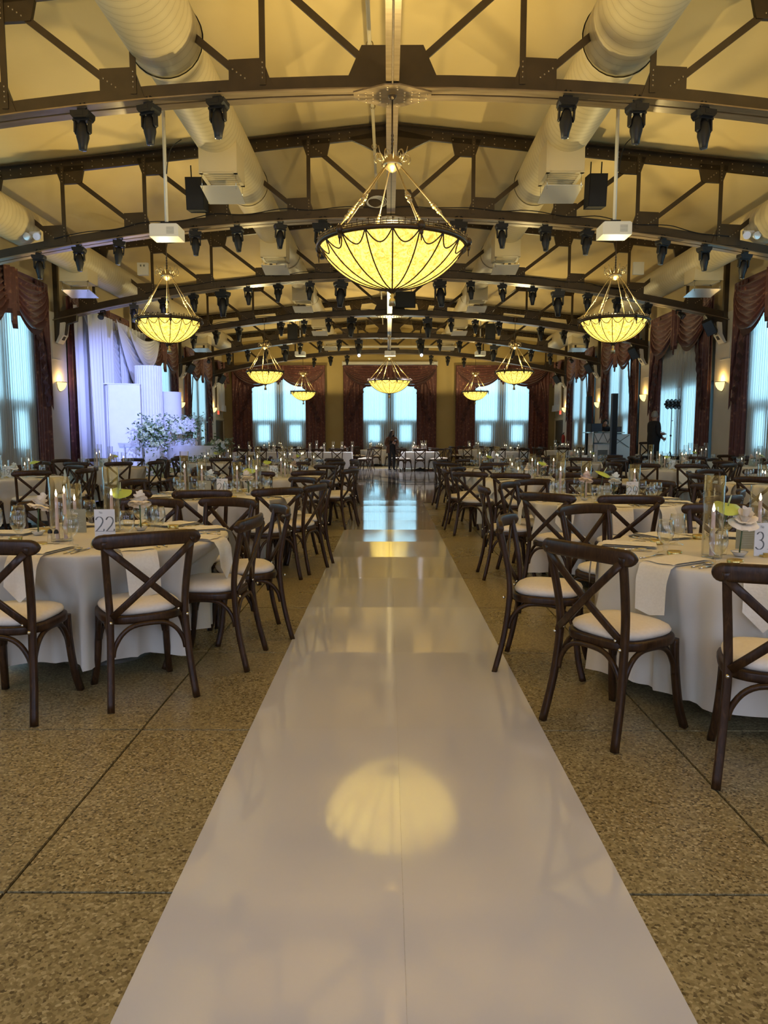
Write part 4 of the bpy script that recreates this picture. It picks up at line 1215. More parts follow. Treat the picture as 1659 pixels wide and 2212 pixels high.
def nib(mb, strokes, ox, oz, s, y, pw=.10, ph=.035, slant=0.0):
    for st in strokes:
        P = [(ox + (p[0] + slant * p[1]) * s, oz + p[1] * s) for p in st]
        for i in range(len(P) - 1):
            a, b = P[i], P[i + 1]
            hw, hh = pw * s / 2, ph * s / 2
            # hull of a small pen rectangle swept from a to b
            pts = [(q[0] + sx * hw, q[1] + sz * hh) for q in (a, b) for sx in (-1, 1) for sz in (-1, 1)]
            pts.sort()
            def half(it):
                h = []
                for p in it:
                    while len(h) > 1 and (h[-1][0] - h[-2][0]) * (p[1] - h[-2][1]) - (h[-1][1] - h[-2][1]) * (p[0] - h[-2][0]) <= 0: h.pop()
                    h.append(p)
                return h
            lo, up = half(pts), half(pts[::-1])
            hull = lo[:-1] + up[:-1]
            mb.add([(p[0], y, p[1]) for p in hull], [tuple(range(len(hull)))])
    return mb
def number_card(num, x, y, z, words, rz):
    t = thing('number_card', words, 'table card', (x, y, z), rz, 'table number cards')
    part(MB().box((0, 0, .089), (.122, .004, .170)), 'card', M['cardwhite'], t)
    m = MB(); s = .090; w = .68 * s * len(num) - .08 * s
    for i, ch in enumerate(num): nib(m, DIG[ch], -w / 2 + i * s * .68, .038, s, -.0026, .085, .03)
    nib(m, [[(0, 0), (0, 1), (.6, 0), (.6, 1)], arc(1.0, .3, .2, .3, 0, 360, 12)], -.030, .148, .014, -.0026, .12, .05)
    part(m, 'numerals', M['ink'], t)
    part(MB().box((0, -.012, .006), (.06, .05, .010)).box((.0, -.008, .014), (.02, .014, .012)), 'clip_stand', M['gold'], t)
    return t
menu_me = MB().box((0, 0, .078), (.130, .003, .150)).mesh('card', M['sage'])
m = MB(); nib(m, SCRIPT_MENU, -.034, .118, .026, -.0022, .07, .03, .22)
menu_in = m.mesh('script', M['whiteink']); m = MB()
for i in range(7): m.box((0, -.0022, .100 - i * .012), (.05 + .02 * ((i * 37) % 3), .0004, .0018))
MENU = [('card', menu_me), ('script', menu_in), ('printed_lines', m.mesh('printed_lines', M['sageline']))]

# napkin: folded cloth lying at the seat, its point hanging over the edge
def napkin_mesh(seed):
    rnd = random.Random(seed); wv = rnd.uniform(-.03, .03)
    def fn(u, v):
        x = (u - .5) * (.20 - .03 * v) + wv * v
        if v < .62:
            y = .30 - .30 * (v / .62); z = TH + .006 + .004 * sin(9 * u) * v
        else:
            q = (v - .62) / .38
            y = -.012 - .03 * min(1, q * 3) - .015 * q; z = TH + .004 - .24 * q * (1 - .35 * abs(2 * u - 1) * (1 if seed % 2 else .2))
        return (x, y, z)
    m = MB().grid(fn, 8, 22)
    def fn2(u, v):
        p = fn(u, min(v, .62) if v < .62 else v); return (p[0] * .96, p[1], p[2] + (.009 if v < .6 else .004))
    m.grid(lambda u, v: fn2(u, v * .6), 8, 12)
    return m.mesh('napkin', M['napkin'])
NAP = [napkin_mesh(1), napkin_mesh(2)]
def fork_parts():
    m = MB(); m.tube([(0, 0, .004), (0, .07, .005), (0, .11, .009)], [.0055, .003, .0035], 6, flat=.5)
    m.box((0, .122, .010), (.020, .022, .002))
    for i in range(4): m.box((-.0085 + i * .0057, .150, .009), (.0026, .038, .002))
    return m.mesh('fork', M['silver'])
def spoon_parts():
    m = MB(); m.tube([(0, 0, .004), (0, .08, .005), (0, .12, .009)], [.0055, .003, .0035], 6, flat=.5)
    m.ball((0, .148, .009), .019, 10, 5, (1, 1.5, .3)); return m.mesh('spoon', M['silver'])
def knife_parts():
    m = MB(); m.tube([(0, 0, .004), (0, .09, .005)], [.006, .0045], 6, flat=.5); m.prism([(-.006, .09), (.006, .09), (.009, .15), (.006, .19), (-.004, .20)], .004, .006, 'z'); return m.mesh('knife', M['silver'])
FORK, SPOON, KNIFE = fork_parts(), spoon_parts(), knife_parts()
tin = MB(); tin.lathe([(.003, 0), (.034, 0), (.036, .002), (.036, .018), (.003, .018)], 18)
tl = MB(); tl.lathe([(.0375, .014), (.0375, .024), (.034, .026), (.03, .024), (.003, .024)], 18)
TIN = [('tin_body', tin.mesh('tin_body', M['gold'])), ('tin_lid', tl.mesh('tin_lid', M['gold']))]
sk = MB(); sk.lathe([(.003, 0), (.017, 0), (.018, .01), (.013, .06), (.012, .062), (.003, .062)], 10)
sl = MB(); sl.lathe([(.013, .06), (.014, .068), (.008, .082), (.003, .084)], 10)
SHAKER = [('glass_body', sk.mesh('glass_body', M['glass'])), ('cap', sl.mesh('cap', M['black']))]
lev1_vases = [(-.30, .06, 0), (-.17, .20, 1), (.0, .27, 2), (.20, .17, 3), (.30, .02, 4)]
rnd = random.Random(11)
def put(kind, name, parts, cat, key, x, y, z, rz, grp, words, scale=None):
    p = px(x, y, z)
    if p < -30 or p > 1690: return None
    o = spawn(name, parts, words, cat, (x, y, z), rz, grp, scale=scale); reg(kind, key, o, x, y, z); return o

for key, (tx, ty, ph, chs, num, lvl) in TABLES.items():
    rr = random.Random(hash(ph) % 1000 if False else len(ph) * 7 + int(abs(tx) * 100))
    fx = lambda x, y: (tx + x, ty + y)
    if key == 'head':
        for i in range(14):
            x = -5.9 + i * .34 + rr.uniform(-.06, .06); y = hy + rr.uniform(-.22, .22)
            put('vase', 'candle_vase', VASES[rr.randrange(6)], 'candle', key, x, y, TH, 0, 'candle vases', 'v')
        for i in range(8): put('goblet', 'water_goblet', GOB, 'glass', key, -5.8 + i * .6, hy - .3, TH, 0, 'water goblets', 'g')
        for i in range(5): put('rose', 'rose_in_dish', ROSES[i % 3], 'flower', key, -5.5 + i * .95, hy + .05, TH, i, 'roses in dishes', 'r')
        continue
    if num:
        x, y = {'22': (.05, -.08), '20': (.0, .0), '31': (-.01, -.16), '29': (.30, .10)}.get(key, (.0, -.05))
        number_card(num, tx + x, ty + y, TH, 'white number card reading %s' % ph[6:] if key != '31' else 'white number card on the nearest right-hand table, cut by the picture edge', radians({'31': 8, '22': 5}.get(key, rr.uniform(-8, 8))))
    # vases with candles
    if key == '22': vs_ = [(-.15, -.23, VASE2), (-.02, .22, VASES[1]), (-.34, .40, VASES[2])]
    elif key == '31': vs_ = [(-.30, -.20, VASES[1]), (.15, .22, VASES[3])]
    elif key == '20': vs_ = [(-.40, .02, VASES[4]), (-.28, .26, VASES[0]), (.10, .28, VASES[3]), (.34, .12, VASES[0])]
    elif key == '29': vs_ = [(-.42, .05, VASES[4]), (.36, .22, VASES[3]), (-.1, .3, VASES[0])]
    else:
        nv = 5 if lvl else 6
        vs_ = []
        for i in range(nv):
            a = 2 * pi * i / nv + rr.uniform(-.4, .4); q = rr.uniform(.20, .40)
            vs_.append((q * cos(a), q * sin(a) + .05, VASES[rr.randrange(6)]))
    for (x, y, v) in vs_: put('vase', 'candle_vase', v, 'candle', key, tx + x, ty + y, TH, 0, 'candle vases', 'v')
    # flowers
    if key == '22': fl = [(-.41, .02, 0), (.16, .24, 0)]
    elif key == '31': fl = [(-.14, -.16, 0)]
    elif key == '29': fl = [(-.20, -.02, 1), (.2, .35, 2)]
    elif key == '20': fl = [(.28, -.02, 0), (-.22, .36, 2)]
    else: fl = [(rr.uniform(-.3, .3), rr.uniform(-.25, .25), rr.randrange(3)) for _ in range(2)]
    for (x, y, k) in fl: put('rose', 'rose_in_dish', ROSES[k], 'flower', key, tx + x, ty + y, TH, rr.uniform(0, 6), 'roses in dishes', 'r', 1.0 if lvl < 2 else 1.12)
    if lvl:
        al = {'22': [(.0, .30)], '31': [(-.20, -.10)], '29': [(.0, .12)]}.get(key, [(rr.uniform(-.3, .3), rr.uniform(-.1, .3))])
        for (x, y) in al: put('anthurium', 'anthurium_in_vase', ANTH, 'flower', key, tx + x, ty + y, TH, rr.uniform(-.5, .5), 'lime anthuriums', 'a', .9 if lvl < 2 else 1.0)
        mx, my = {'22': (-.22, .13), '31': (.02, .08), '29': (-.06, -.16), '20': (-.18, -.02)}.get(key, (rr.uniform(-.25, -.12), rr.uniform(-.1, .15)))
        put('menu', 'menu_card', MENU, 'menu', key, tx + mx, ty + my, TH, radians(rr.uniform(-12, 12)), 'menu cards', 'm')
    own = {'22': [(-.01, -.42), (-.40, -.24), (.23, -.20), (.28, .10), (.34, .04), (-.58, .12), (-.62, -.08), (.08, .46), (-.28, .50)], '31': [(-.48, -.05), (-.30, .25), (-.37, -.42), (.10, .50), (.30, .42)]}.get(key)
    for (x, y) in own or (): put('goblet', 'water_goblet', GOB, 'glass', key, tx + x, ty + y, TH, 0, 'water goblets', 'g', 1.0)
    # place settings
    ns = len(chs)
    for i, (deg, rs, turn) in enumerate(chs):
        a = radians(deg); ca, sa = cos(a), sin(a)
        def at(r, t): return (tx + r * ca - t * sa, ty + r * sa + t * ca)
        if lvl == 0 and i % 2: continue
        x, y = at(.47, .13 + rr.uniform(-.02, .02)); own or put('goblet', 'water_goblet', GOB, 'glass', key, x, y, TH, 0, 'water goblets', 'g')
        if lvl == 2 and i % 2 == 0 and not own:
            x, y = at(.42, .20); put('goblet', 'water_goblet', GOB, 'glass', key, x, y, TH, 0, 'water goblets', 'g', (.9, .9, 1.08))
        if lvl and (lvl == 2 or i % 2 == 0):
            x, y = at(.775, 0); put('napkin', 'folded_napkin', [('folded_cloth', NAP[i % 2])], 'napkin', key, x, y, 0.0, a + pi / 2, 'folded napkins', 'n')
        if lvl == 2:
            x, y = at(.70, -.15); put('fork', 'dinner_fork', [('tines_and_handle', FORK)], 'fork', key, x, y, TH, a + pi / 2 + rr.uniform(-.1, .1), 'dinner forks', 'f')
            x, y = at(.70, .15); put('spoon', 'table_spoon', [('bowl_and_handle', SPOON)], 'spoon', key, x, y, TH, a + pi / 2 + rr.uniform(-.1, .1), 'table spoons', 's')
            x, y = at(.70, .19); put('knife', 'dinner_knife', [('blade_and_handle', KNIFE)], 'knife', key, x, y, TH, a + pi / 2, 'dinner knives', 'k')
            x, y = at(.47, -.12 + rr.uniform(-.02, .02)); put('tin', 'round_tin', TIN, 'tin', key, x, y, TH, 0, 'gold favour tins', 't')
for key in ('22', '29'):
    tx, ty = TABLES[key][:2]
    put('shaker', 'salt_shaker', SHAKER, 'shaker', key, tx - .17, ty - .33 if key == '22' else ty - .2, TH, 0, 'shakers', 's')
    put('shaker', 'salt_shaker', SHAKER, 'shaker', key, tx - .13, ty - .34 if key == '22' else ty - .18, TH, 0, 'shakers', 's')

WORDS = {'chair': 'dark wooden cross-back chair, %s from left at %s', 'vase': 'clear cylinder with lit candle, %s from left, %s', 'goblet': 'clear stemmed goblet, %s from left on %s',
         'rose': 'cut rose in white dish, %s from left on %s', 'anthurium': 'lime anthurium in bud vase, %s from left on %s', 'menu': 'sage green menu card, %s from left on %s',
         'napkin': 'folded cream napkin over the edge, %s from left on %s', 'fork': 'steel fork, %s from left on %s', 'spoon': 'steel spoon, %s from left on %s', 'knife': 'steel knife, %s from left on %s',
         'tin': 'round gold tin, %s from left on %s', 'shaker': 'glass shaker with black cap, %s from left on %s'}
for (kind, key), lst in REG.items():
    lst.sort(key=lambda q: q[0])
    for i, (_, o) in enumerate(lst):
        o['label'] = WORDS[kind] % (ORD[i] if i < len(ORD) else 'last', TABLES[key][2])
# ------------------------------------------------------------------ aisle runner and dance floor
t = thing('aisle_runner', 'long glossy white vinyl aisle runner down the hall centre', 'aisle runner', (0, 0, 0))
ry = [(-2.0, 0.0)]
for k in range(-2, 12):                                   # the joints of the floor below show through the vinyl
    y = 2.03 + 1.209 * k
    if -1.9 < y < 15.4: ry += [(y - .05, 0.0), (y - .012, .0007), (y + .012, .0007), (y + .05, 0.0)]
ry.append((15.5, 0.0))
for (a, b, m) in ((-.645, .0445, 'runner'), (.045, .72, 'runner2')):
    def fn(u, v, a=a, b=b):
        y, z = ry[int(round(v * (len(ry) - 1)))]
        return (a + (b - a) * u, y, .0035 + z)
    part(MB().grid(fn, 2, len(ry) - 1), 'runner_strip', M[m], t)
t = thing('dance_floor', 'pale glossy vinyl dance floor with a dark monogram', 'dance floor', (0, 0, 0))
part(MB().add([(-2.7, 14.8, .0025), (2.8, 14.8, .0025), (2.8, 30.5, .0025), (-2.7, 30.5, .0025)], [(0, 1, 2, 3)]), 'vinyl_sheet', M['dance'], t)
d = MB()
def ribbon(P, w, z=.004):
    for i in range(len(P) - 1):
        a, b = Vector((*P[i], 0)), Vector((*P[i + 1], 0)); n = (b - a).normalized(); n = Vector((-n.y, n.x, 0))
        wa, wb = (w, w) if not isinstance(w, list) else (w[i], w[i + 1])
        d.add([a + n * wa + Vector((0, 0, z)), b + n * wb + Vector((0, 0, z)), b - n * wb + Vector((0, 0, z)), a - n * wa + Vector((0, 0, z))], [(3, 2, 1, 0)])
cx, cyy = .45, 22.4
ribbon([(cx + 1.9 * cos(2 * pi * i / 40), cyy + 1.9 * sin(2 * pi * i / 40)) for i in range(41)], .07)
q = [Vector((p[0], p[1], 0)) for p in [(cx - .9, cyy + 2.6), (cx - .2, cyy + .9), (cx + .3, cyy - .8), (cx + 1.0, cyy - 1.2), (cx + 1.9, cyy - .2), (cx + 1.0, cyy + .9), (cx + .1, cyy + .2)]]
P = [(p.x, p.y) for p in catmull(q, 8)]
ribbon(P, [.05 + .22 * sin(pi * i / (len(P) - 1)) for i in range(len(P))])
q = [Vector((p[0], p[1], 0)) for p in [(cx - 1.9, cyy + .3), (cx - 1.3, cyy + .7), (cx - .7, cyy - .4), (cx + .2, cyy - 1.9), (cx + 2.1, cyy - 1.5)]]
P = [(p.x, p.y) for p in catmull(q, 8)]
ribbon(P, [.03 + .16 * sin(pi * i / (len(P) - 1)) for i in range(len(P))])
part(d, 'monogram', M['decal'], t)

# ------------------------------------------------------------------ left: white draped stage
t = thing('stage_draping', 'tall white draped cloth backdrop with swags on the left wall', 'draping', (0, 0, 0))
xw = X0 - HW + .42
def drape(u, v):
    y = 20.2 + 5.8 * u
    z = 4.95 - 4.55 * v
    return (xw + .06 * sin(2 * pi * 15 * u + 2 * sin(7 * u)) + .03 * sin(2 * pi * 33 * u + v), y, z)
part(MB().grid(drape, 150, 12), 'back_panel', M['drapewhite'], t)
def swagw(ya, yb, zt, drop, off, ztb=None):
    ztb = zt if ztb is None else ztb
    def fn(u, v):
        s = sin(pi * u) ** .8
        z = zt + (ztb - zt) * u - drop * s * (.25 + .75 * v) - .08 * v + .0
        return (xw + .12 + off + .05 * sin(2 * pi * 9 * v) * s + .10 * s * v, ya + (yb - ya) * u, z)
    return MB().grid(fn, 26, 54)
for (ya, yb, zt, drop, off, ztb) in ((20.4, 23.0, 4.9, 1.1, .06, 4.7), (21.4, 25.9, 4.8, 2.7, .12, 4.7), (22.8, 26.0, 4.4, 1.7, .22, 4.8), (22.2, 25.6, 4.9, 1.9, .32, 4.6), (23.0, 26.0, 4.7, 1.1, .42, 4.9)):
    part(swagw(ya, yb, zt, drop, off, ztb), 'swag', M['drapewhite'], t)
def cas(y0, y1, z0, seed):
    def fn(u, v):
        y = y0 + (y1 - y0) * u + .25 * v * (.5 - u)
        return (xw + .34 + .07 * sin(2 * pi * 4 * u + seed) * (.3 + .7 * v), y, 4.85 - (4.85 - z0) * v)
    return MB().grid(fn, 40, 10)
for a in ((20.25, 21.2, .4, 1), (21.2, 22.1, .4, 2.3), (22.6, 23.4, 1.6, .4)):
    part(cas(*a), 'hanging_fall', M['drapewhite'], t)
# blue-white wash from the stage lights above it
for (x, y, z, e) in ((-2.95, 14.56, 4.90, 3100), (-5.25, 14.56, 4.65, 1900)):
    l = bpy.data.lights.new('stage_wash', 'SPOT'); l.energy = e; l.color = (.31, .39, 1.0); l.spot_size = radians(34); l.spot_blend = .8; l.shadow_soft_size = .04
    o = bpy.data.objects.new('stage_wash', l); COL.objects.link(o); o.location = (x, y, z)
    o.rotation_euler = (Vector((-8.0, 22.4, 2.2)) - Vector((x, y, z))).to_track_quat('-Z', 'Y').to_euler()

t = thing('stage_riser', 'low white stage riser below the white draping', 'stage', (-6.75, 22.3, 0))
part(MB().box((0, 0, .15), (3.6, 5.6, .28)), 'skirt', M['stagewhite'], t); part(MB().box((0, 0, .30), (3.64, 5.64, .03)), 'deck', M['stagewhite'], t)
RZ = .315
def fluted(words, loc, rz, w, h, dep, nfl, flat=False):
    t = thing('column_panel', words, 'backdrop panel', loc, rz, 'white column panels')
    m = MB(); n = nfl * 6; P = []
    for i in range(n + 1):
        u = i / n; a = pi * u
        r = 1 - .045 * abs(sin(pi * nfl * u)) ** .5 if not flat else 1
        P.append((-w / 2 * cos(a) * r, -dep * sin(a) * r))
    P += [(w / 2, .03), (-w / 2, .03)]
    m.prism(P, 0, h, 'z'); part(m, 'fluted_face' if not flat else 'panel_face', M['stagewhite'], t)
    c = MB(); c.prism([(p[0] * 1.01, p[1] * 1.01) for p in P], h, h + .025, 'z'); part(c, 'cap', M['stagewhite'], t)
    return t
t = thing('column_panel', 'broad white column panel with a fluted left edge, leftmost of three', 'backdrop panel', (-7.88, 21.5, RZ), radians(14), 'white column panels')
part(MB().box((.12, 0, 1.28), (.86, .30, 2.56)), 'panel_face', M['stagewhite'], t)
for i in range(4): part(MB().tube([(-.33 - .055 * i, -.10 + .05 * i, 0), (-.33 - .055 * i, -.10 + .05 * i, 2.56)], .042, 10), 'flute', M['stagewhite'], t)
part(MB().box((.05, 0, 2.575), (1.02, .34, .03)), 'cap', M['stagewhite'], t)
fluted('tallest white half-round fluted column panel, middle of three', (-7.38, 22.5, RZ), radians(18), .80, 3.17, .34, 16)
fluted('lowest plain white rounded column panel, rightmost of three', (-6.98, 23.3, RZ), radians(22), .72, 2.43, .30, 4, True)

# clear lectern
t = thing('lectern', 'clear acrylic lectern with a slanted top before the white panels', 'lectern', (-6.75, 19.15, 0), radians(25))
m = MB(); R = Matrix.Rotation(radians(14), 3, 'X'); m.box((0, 0, 1.13), (.72, .46, .014), R=R); part(m, 'slanted_top', M['acrylic'], t)
m = MB(); m.box((0, -.24, 1.07), (.72, .012, .05)); part(m, 'ledge', M['acrylic'], t)
for s in (-1, 1):
    m = MB(); m.prism([(-.18, .02), (.16, .02), (.10, .6), (.18, 1.14), (-.16, 1.05), (-.10, .6)], s * .2 - .006, s * .2 + .006, 'x'); part(m, 'side_panel', M['acrylic'], t)
part(MB().box((0, 0, .012), (.55, .45, .016)), 'base', M['acrylic'], t)
part(MB().tube([(.18, .18, 1.18), (.2, .05, 1.25), (.14, -.05, 1.27)], .012, 6), 'microphone', M['black'], t)

# sweetheart table and flowers
t = thing('sweetheart_table', 'round-fronted white draped table on the stage behind flowers', 'table', (-5.95, 22.2, RZ))
def sw(u, v):
    a = pi * (1 + u); k = 1 + .02 * v * sin(40 * u)
    return (.82 * cos(a) * k, .55 * sin(a) * k, .76 - .75 * v)
m = MB().grid(sw, 60, 3); m.prism([(.82 * cos(pi + pi * i / 20), .55 * sin(pi + pi * i / 20)) for i in range(21)], .75, .77, 'z'); part(m, 'cloth', M['stagewhite'], t)
part(MB().box((0, .02, .38), (1.62, .04, .75)), 'back_board', M['stagewhite'], t)
t = thing('white_plinth', 'white box plinth under the flowers on the sweetheart table', 'plinth', (-6.25, 22.45, RZ + .77)); part(MB().box((0, 0, .11), (.62, .3, .22)), 'body', M['stagewhite'], t); part(MB().box((0, 0, .225), (.64, .32, .012)), 'top_board', M['stagewhite'], t)
t = thing('white_plinth', 'white box plinth under the tall greenery beside the lectern', 'plinth', (-6.75, 20.9, RZ)); part(MB().box((0, 0, .36), (.42, .42, .72)), 'body', M['stagewhite'], t); part(MB().box((0, 0, .725), (.45, .45, .015)), 'top_board', M['stagewhite'], t)

def flowers(words, loc, spread, nbloom, nleaf, bm, seed, spikes=8, droop=0.0, trail=0.0):
    rnd = random.Random(seed)
    t = thing('flower_arrangement', words, 'flowers', loc)
    lf = MB(); ll = MB()
    def leafq(mb, c, s, d):
        d = d.normalized(); sd = d.cross(Vector((rnd.uniform(-1, 1), rnd.uniform(-1, 1), rnd.uniform(-1, 1)))).normalized()
        c = Vector(c)
        mb.add([c - sd * s * .5, c + d * s, c + sd * s * .5, c - d * s], [(0, 1, 2, 3)])
    for i in range(nleaf):
        v = Vector((rnd.gauss(0, .45), rnd.gauss(0, .38), rnd.gauss(0, .42)))
        p = Vector((v.x * spread[0], v.y * spread[1], v.z * spread[2]))
        leafq(lf if rnd.random() < .6 else ll, p, rnd.uniform(.03, .065), Vector((rnd.uniform(-1, 1), rnd.uniform(-1, 1), rnd.uniform(-.5, 1))))
    for i in range(spikes):
        a = rnd.uniform(0, 2 * pi); tip = Vector((cos(a) * spread[0] * rnd.uniform(.5, 1.15), sin(a) * spread[1] * .8, spread[2] * rnd.uniform(.6, 1.35)))
        if i % 3 == 2: tip.z = -spread[2] * rnd.uniform(.6, 1.2) - trail
        P = [tip * (k / 8) + Vector((0, 0, -.10 * (k / 8) ** 2)) for k in range(9)]
        (lf).tube(P, .004, 4)
        for k in range(3, 9):
            for q in range(4): leafq(ll if i % 2 else lf, P[k] + Vector((rnd.uniform(-.04, .04), rnd.uniform(-.04, .04), rnd.uniform(-.03, .03))), .032, Vector((rnd.uniform(-1, 1), rnd.uniform(-1, 1), rnd.uniform(-.3, 1))))
    part(lf, 'foliage', M['leaf'], t, kind='stuff'); part(ll, 'eucalyptus', M['leaflight'], t, kind='stuff')
    for i in range(nbloom):
        a = rnd.uniform(0, 2 * pi); q = sqrt(rnd.random()) * .85
        p = (q * cos(a) * spread[0] * .8, -abs(q * sin(a)) * spread[1] * .5 - .06, (rnd.random() - .35) * spread[2])
        m = bloom(MB(), p, rnd.uniform(.055, .085), seed * 50 + i, rings=((3, .4, 1.1), (5, .8, .7), (6, 1.05, .2)), tilt=(rnd.uniform(.5, 1.2), rnd.uniform(-.5, .5)))
        part(m, 'bloom', M[bm if rnd.random() < .8 else 'petalgreen'], t)
    return t
flowers('tall loose arrangement of white and green blooms with trailing eucalyptus', (-6.75, 20.85, RZ + 1.02), (.52, .34, .60), 20, 900, 'petalgreen', 4, 22, trail=.25)
flowers('big white rose arrangement on the sweetheart table', (-6.2, 22.1, RZ + 1.3), (.60, .26, .42), 48, 620, 'petalwhite', 6, 14)
flowers('white and green blooms trailing off the right end of the sweetheart table', (-5.15, 22.0, RZ + .72), (.46, .26, .30), 10, 300, 'petalwhite', 8, 12, trail=.2)
flowers('low white blooms on the floor below the lectern', (-6.05, 19.35, .42), (.55, .3, .34), 14, 340, 'petalwhite', 12, 10)
flowers('white flowers on the floor before the sweetheart table', (-5.55, 20.8, .48), (.50, .3, .32), 12, 300, 'petalwhite', 15, 8)

# ------------------------------------------------------------------ right: music corner
t = thing('black_riser', 'low black stage riser in the right corner', 'stage', (7.1, 22.9, 0)); part(MB().box((0, 0, .14), (3.5, 6.0, .28)), 'skirt', M['skirt'], t); part(MB().box((0, 0, .295), (3.54, 6.04, .03)), 'deck', M['blackmat'], t)
RB = .31
t = thing('dj_booth', 'white truss-panel music booth on the black riser', 'booth', (6.78, 23.0, RB))
part(MB().box((0, .25, .58), (.62, .55, 1.16)), 'body', M['stagewhite'], t)
part(MB().box((.64, .4, .58), (.66, .2, 1.10)), 'wing_panel', M['cardwhite'], t)
for i, x in enumerate((-.30, .30)): part(MB().box((x, -.05, .60), (.035, .05, 1.2)), 'upright', M['silver'], t)
for z in (1.19, .84, .03): part(MB().box((0, -.05, z), (.62, .05, .035)), 'rail', M['silver'], t)
for i in range(4):
    s = 1 if i % 2 else -1; x = -.225 + .15 * i
    part(MB().tube([(x - s * .075, -.06, .86), (x + s * .075, -.06, 1.18)], .010, 5), 'lattice', M['ink'], t)
part(MB().box((0, -.04, .62), (.36, .02, .34)), 'banner', M['white'], t); part(MB().box((0, -.055, .46), (.30, .02, .34)), 'banner', M['ink'], t)
for s in (-1, 1): part(MB().tube([(.36 if s < 0 else .94, .285, .7), (.94 if s < 0 else .36, .285, 1.1)], .010, 5), 'lattice', M['ink'], t)
part(MB().box((.1, .3, 1.175), (1.2, .6, .03)), 'counter', M['silver'], t)
def monitor(words, loc, w, h, rz):
    c, g = box_speaker(w, .3, h); t = thing('music_speaker', words, 'speaker', loc, rz); part(c, 'cabinet', M['black'], t); part(g, 'grille', M['pocket'], t)
monitor('black box speaker on the left of the music booth', (6.62, 23.35, RB + 1.19 + .14), .38, .27, .15)
monitor('black box speaker right of the music booth, behind the nearer column', (7.45, 23.8, RB + 1.15), .34, .44, -.3)
t = thing('speaker_stand', 'dark stand holding the box speaker right of the booth', 'stand', (7.45, 23.8, RB)); part(MB().tube([(0, 0, 0), (0, 0, .93)], .03, 8), 'pole', M['black'], t); part(MB().box((0, 0, .01), (.4, .4, .02)), 'base', M['black'], t)
for (w, x, y, h, sub) in (('left of the booth, farther one', 6.60, 24.0, 2.36, False), ('right of the booth, nearer one', 6.78, 21.9, 2.33, True)):
    t = thing('column_loudspeaker', 'tall thin black column loudspeaker ' + w, 'speaker', (x, y, RB))
    part(MB().box((0, 0, .5 + (h - .5) / 2), (.165 if not sub else .17, .16, h - .5)), 'column', M['pocket'] if sub else M['black'], t)
    part(MB().box((0, -.082, .5 + (h - .5) / 2), (.13, .006, h - .55)), 'grille', M['black'], t)
    part(MB().box((0, 0, .25), (.46, .5, .5)), 'subwoofer', M['pocket'] if sub else M['black'], t)
    part(MB().tube([(0, -.252, .3), (0, -.26, .3)], .19, 16), 'sub_cone', M['black'], t)
t = thing('floor_monitor', 'black wedge speaker box at the front of the black riser', 'speaker', (7.35, 21.6, RB)); part(MB().box((0, 0, .18), (.9, .5, .36)), 'cabinet', M['skirt'], t); part(MB().box((0, -.255, .18), (.8, .012, .3)), 'grille', M['black'], t)
r = spawn('cross_back_chair', CH, 'cross-back chair standing on the black riser behind the road case', 'chair', (7.92, 22.6, RB), radians(10), 'cross-back chairs round the guest tables')
t = thing('road_case', 'long low black road case on the black riser', 'case', (7.85, 21.3, RB)); part(MB().box((0, 0, .22), (1.3, .5, .44)), 'body', M['blackmat'], t); part(MB().box((0, 0, .46), (1.32, .52, .05)), 'lid', M['black'], t)
for q in (-.4, .4): part(MB().box((q, -.255, .40), (.08, .02, .08)), 'latch', M['silver'], t)

# light stand with a bar of four lamps
t = thing('light_stand', 'black tripod stand with a bar of spotlights before the right sheer curtain', 'light stand', (7.9, 20.35, RB), scale=(.68, .8, .86))
part(MB().tube([(0, 0, .2), (0, 0, 2.25)], .016, 8), 'pole', M['black'], t)
for k in range(3):
    a = 2 * pi * k / 3 + .4; part(MB().tube([(0, 0, .75), (.45 * cos(a), .45 * sin(a), .01)], .012, 6), 'leg', M['black'], t)
part(MB().ball((0, 0, 1.25), .04, 8, 6).tube([(0, 0, 1.72), (.06, -.03, 1.74)], .012, 5), 'clamp_knob', M['black'], t)
part(MB().box((0, 0, 2.26), (.62, .08, .07)), 'bar', M['black'], t)
for i in range(4):
    x = -.23 + i * .155
    for (z, dz) in ((2.33, .1), (2.19, -.1)):
        h = MB(); h.tube([(x, .02, z), (x + .01, -.12, z + dz * .3)], [.05, .07], 10); o = part(h, 'lamp_head', M['black'], t)
        part(MB().tube([(x + .01, -.121, z + dz * .3), (x + .0102, -.124, z + dz * .3)], .058, 10), 'lamp_lens', M['lens'], o)

# wall items in the far right corner
t = thing('fire_extinguisher', 'red fire extinguisher hung on the right wall near the far exit', 'fire extinguisher', (X0 + HW - .08, 37.7, 1.0))
m = MB(); m.lathe([(.003, 0), (.08, 0), (.085, .02), (.085, .38), (.05, .45), (.02, .47), (.003, .47)], 14); part(m, 'cylinder', M['red'], t)
part(MB().tube([(0, 0, .47), (0, 0, .53), (.06, 0, .56)], .02, 6), 'valve', M['black'], t); part(MB().tube([(.03, 0, .52), (-.1, 0, .45), (-.11, 0, .15)], .012, 6), 'hose', M['black'], t)
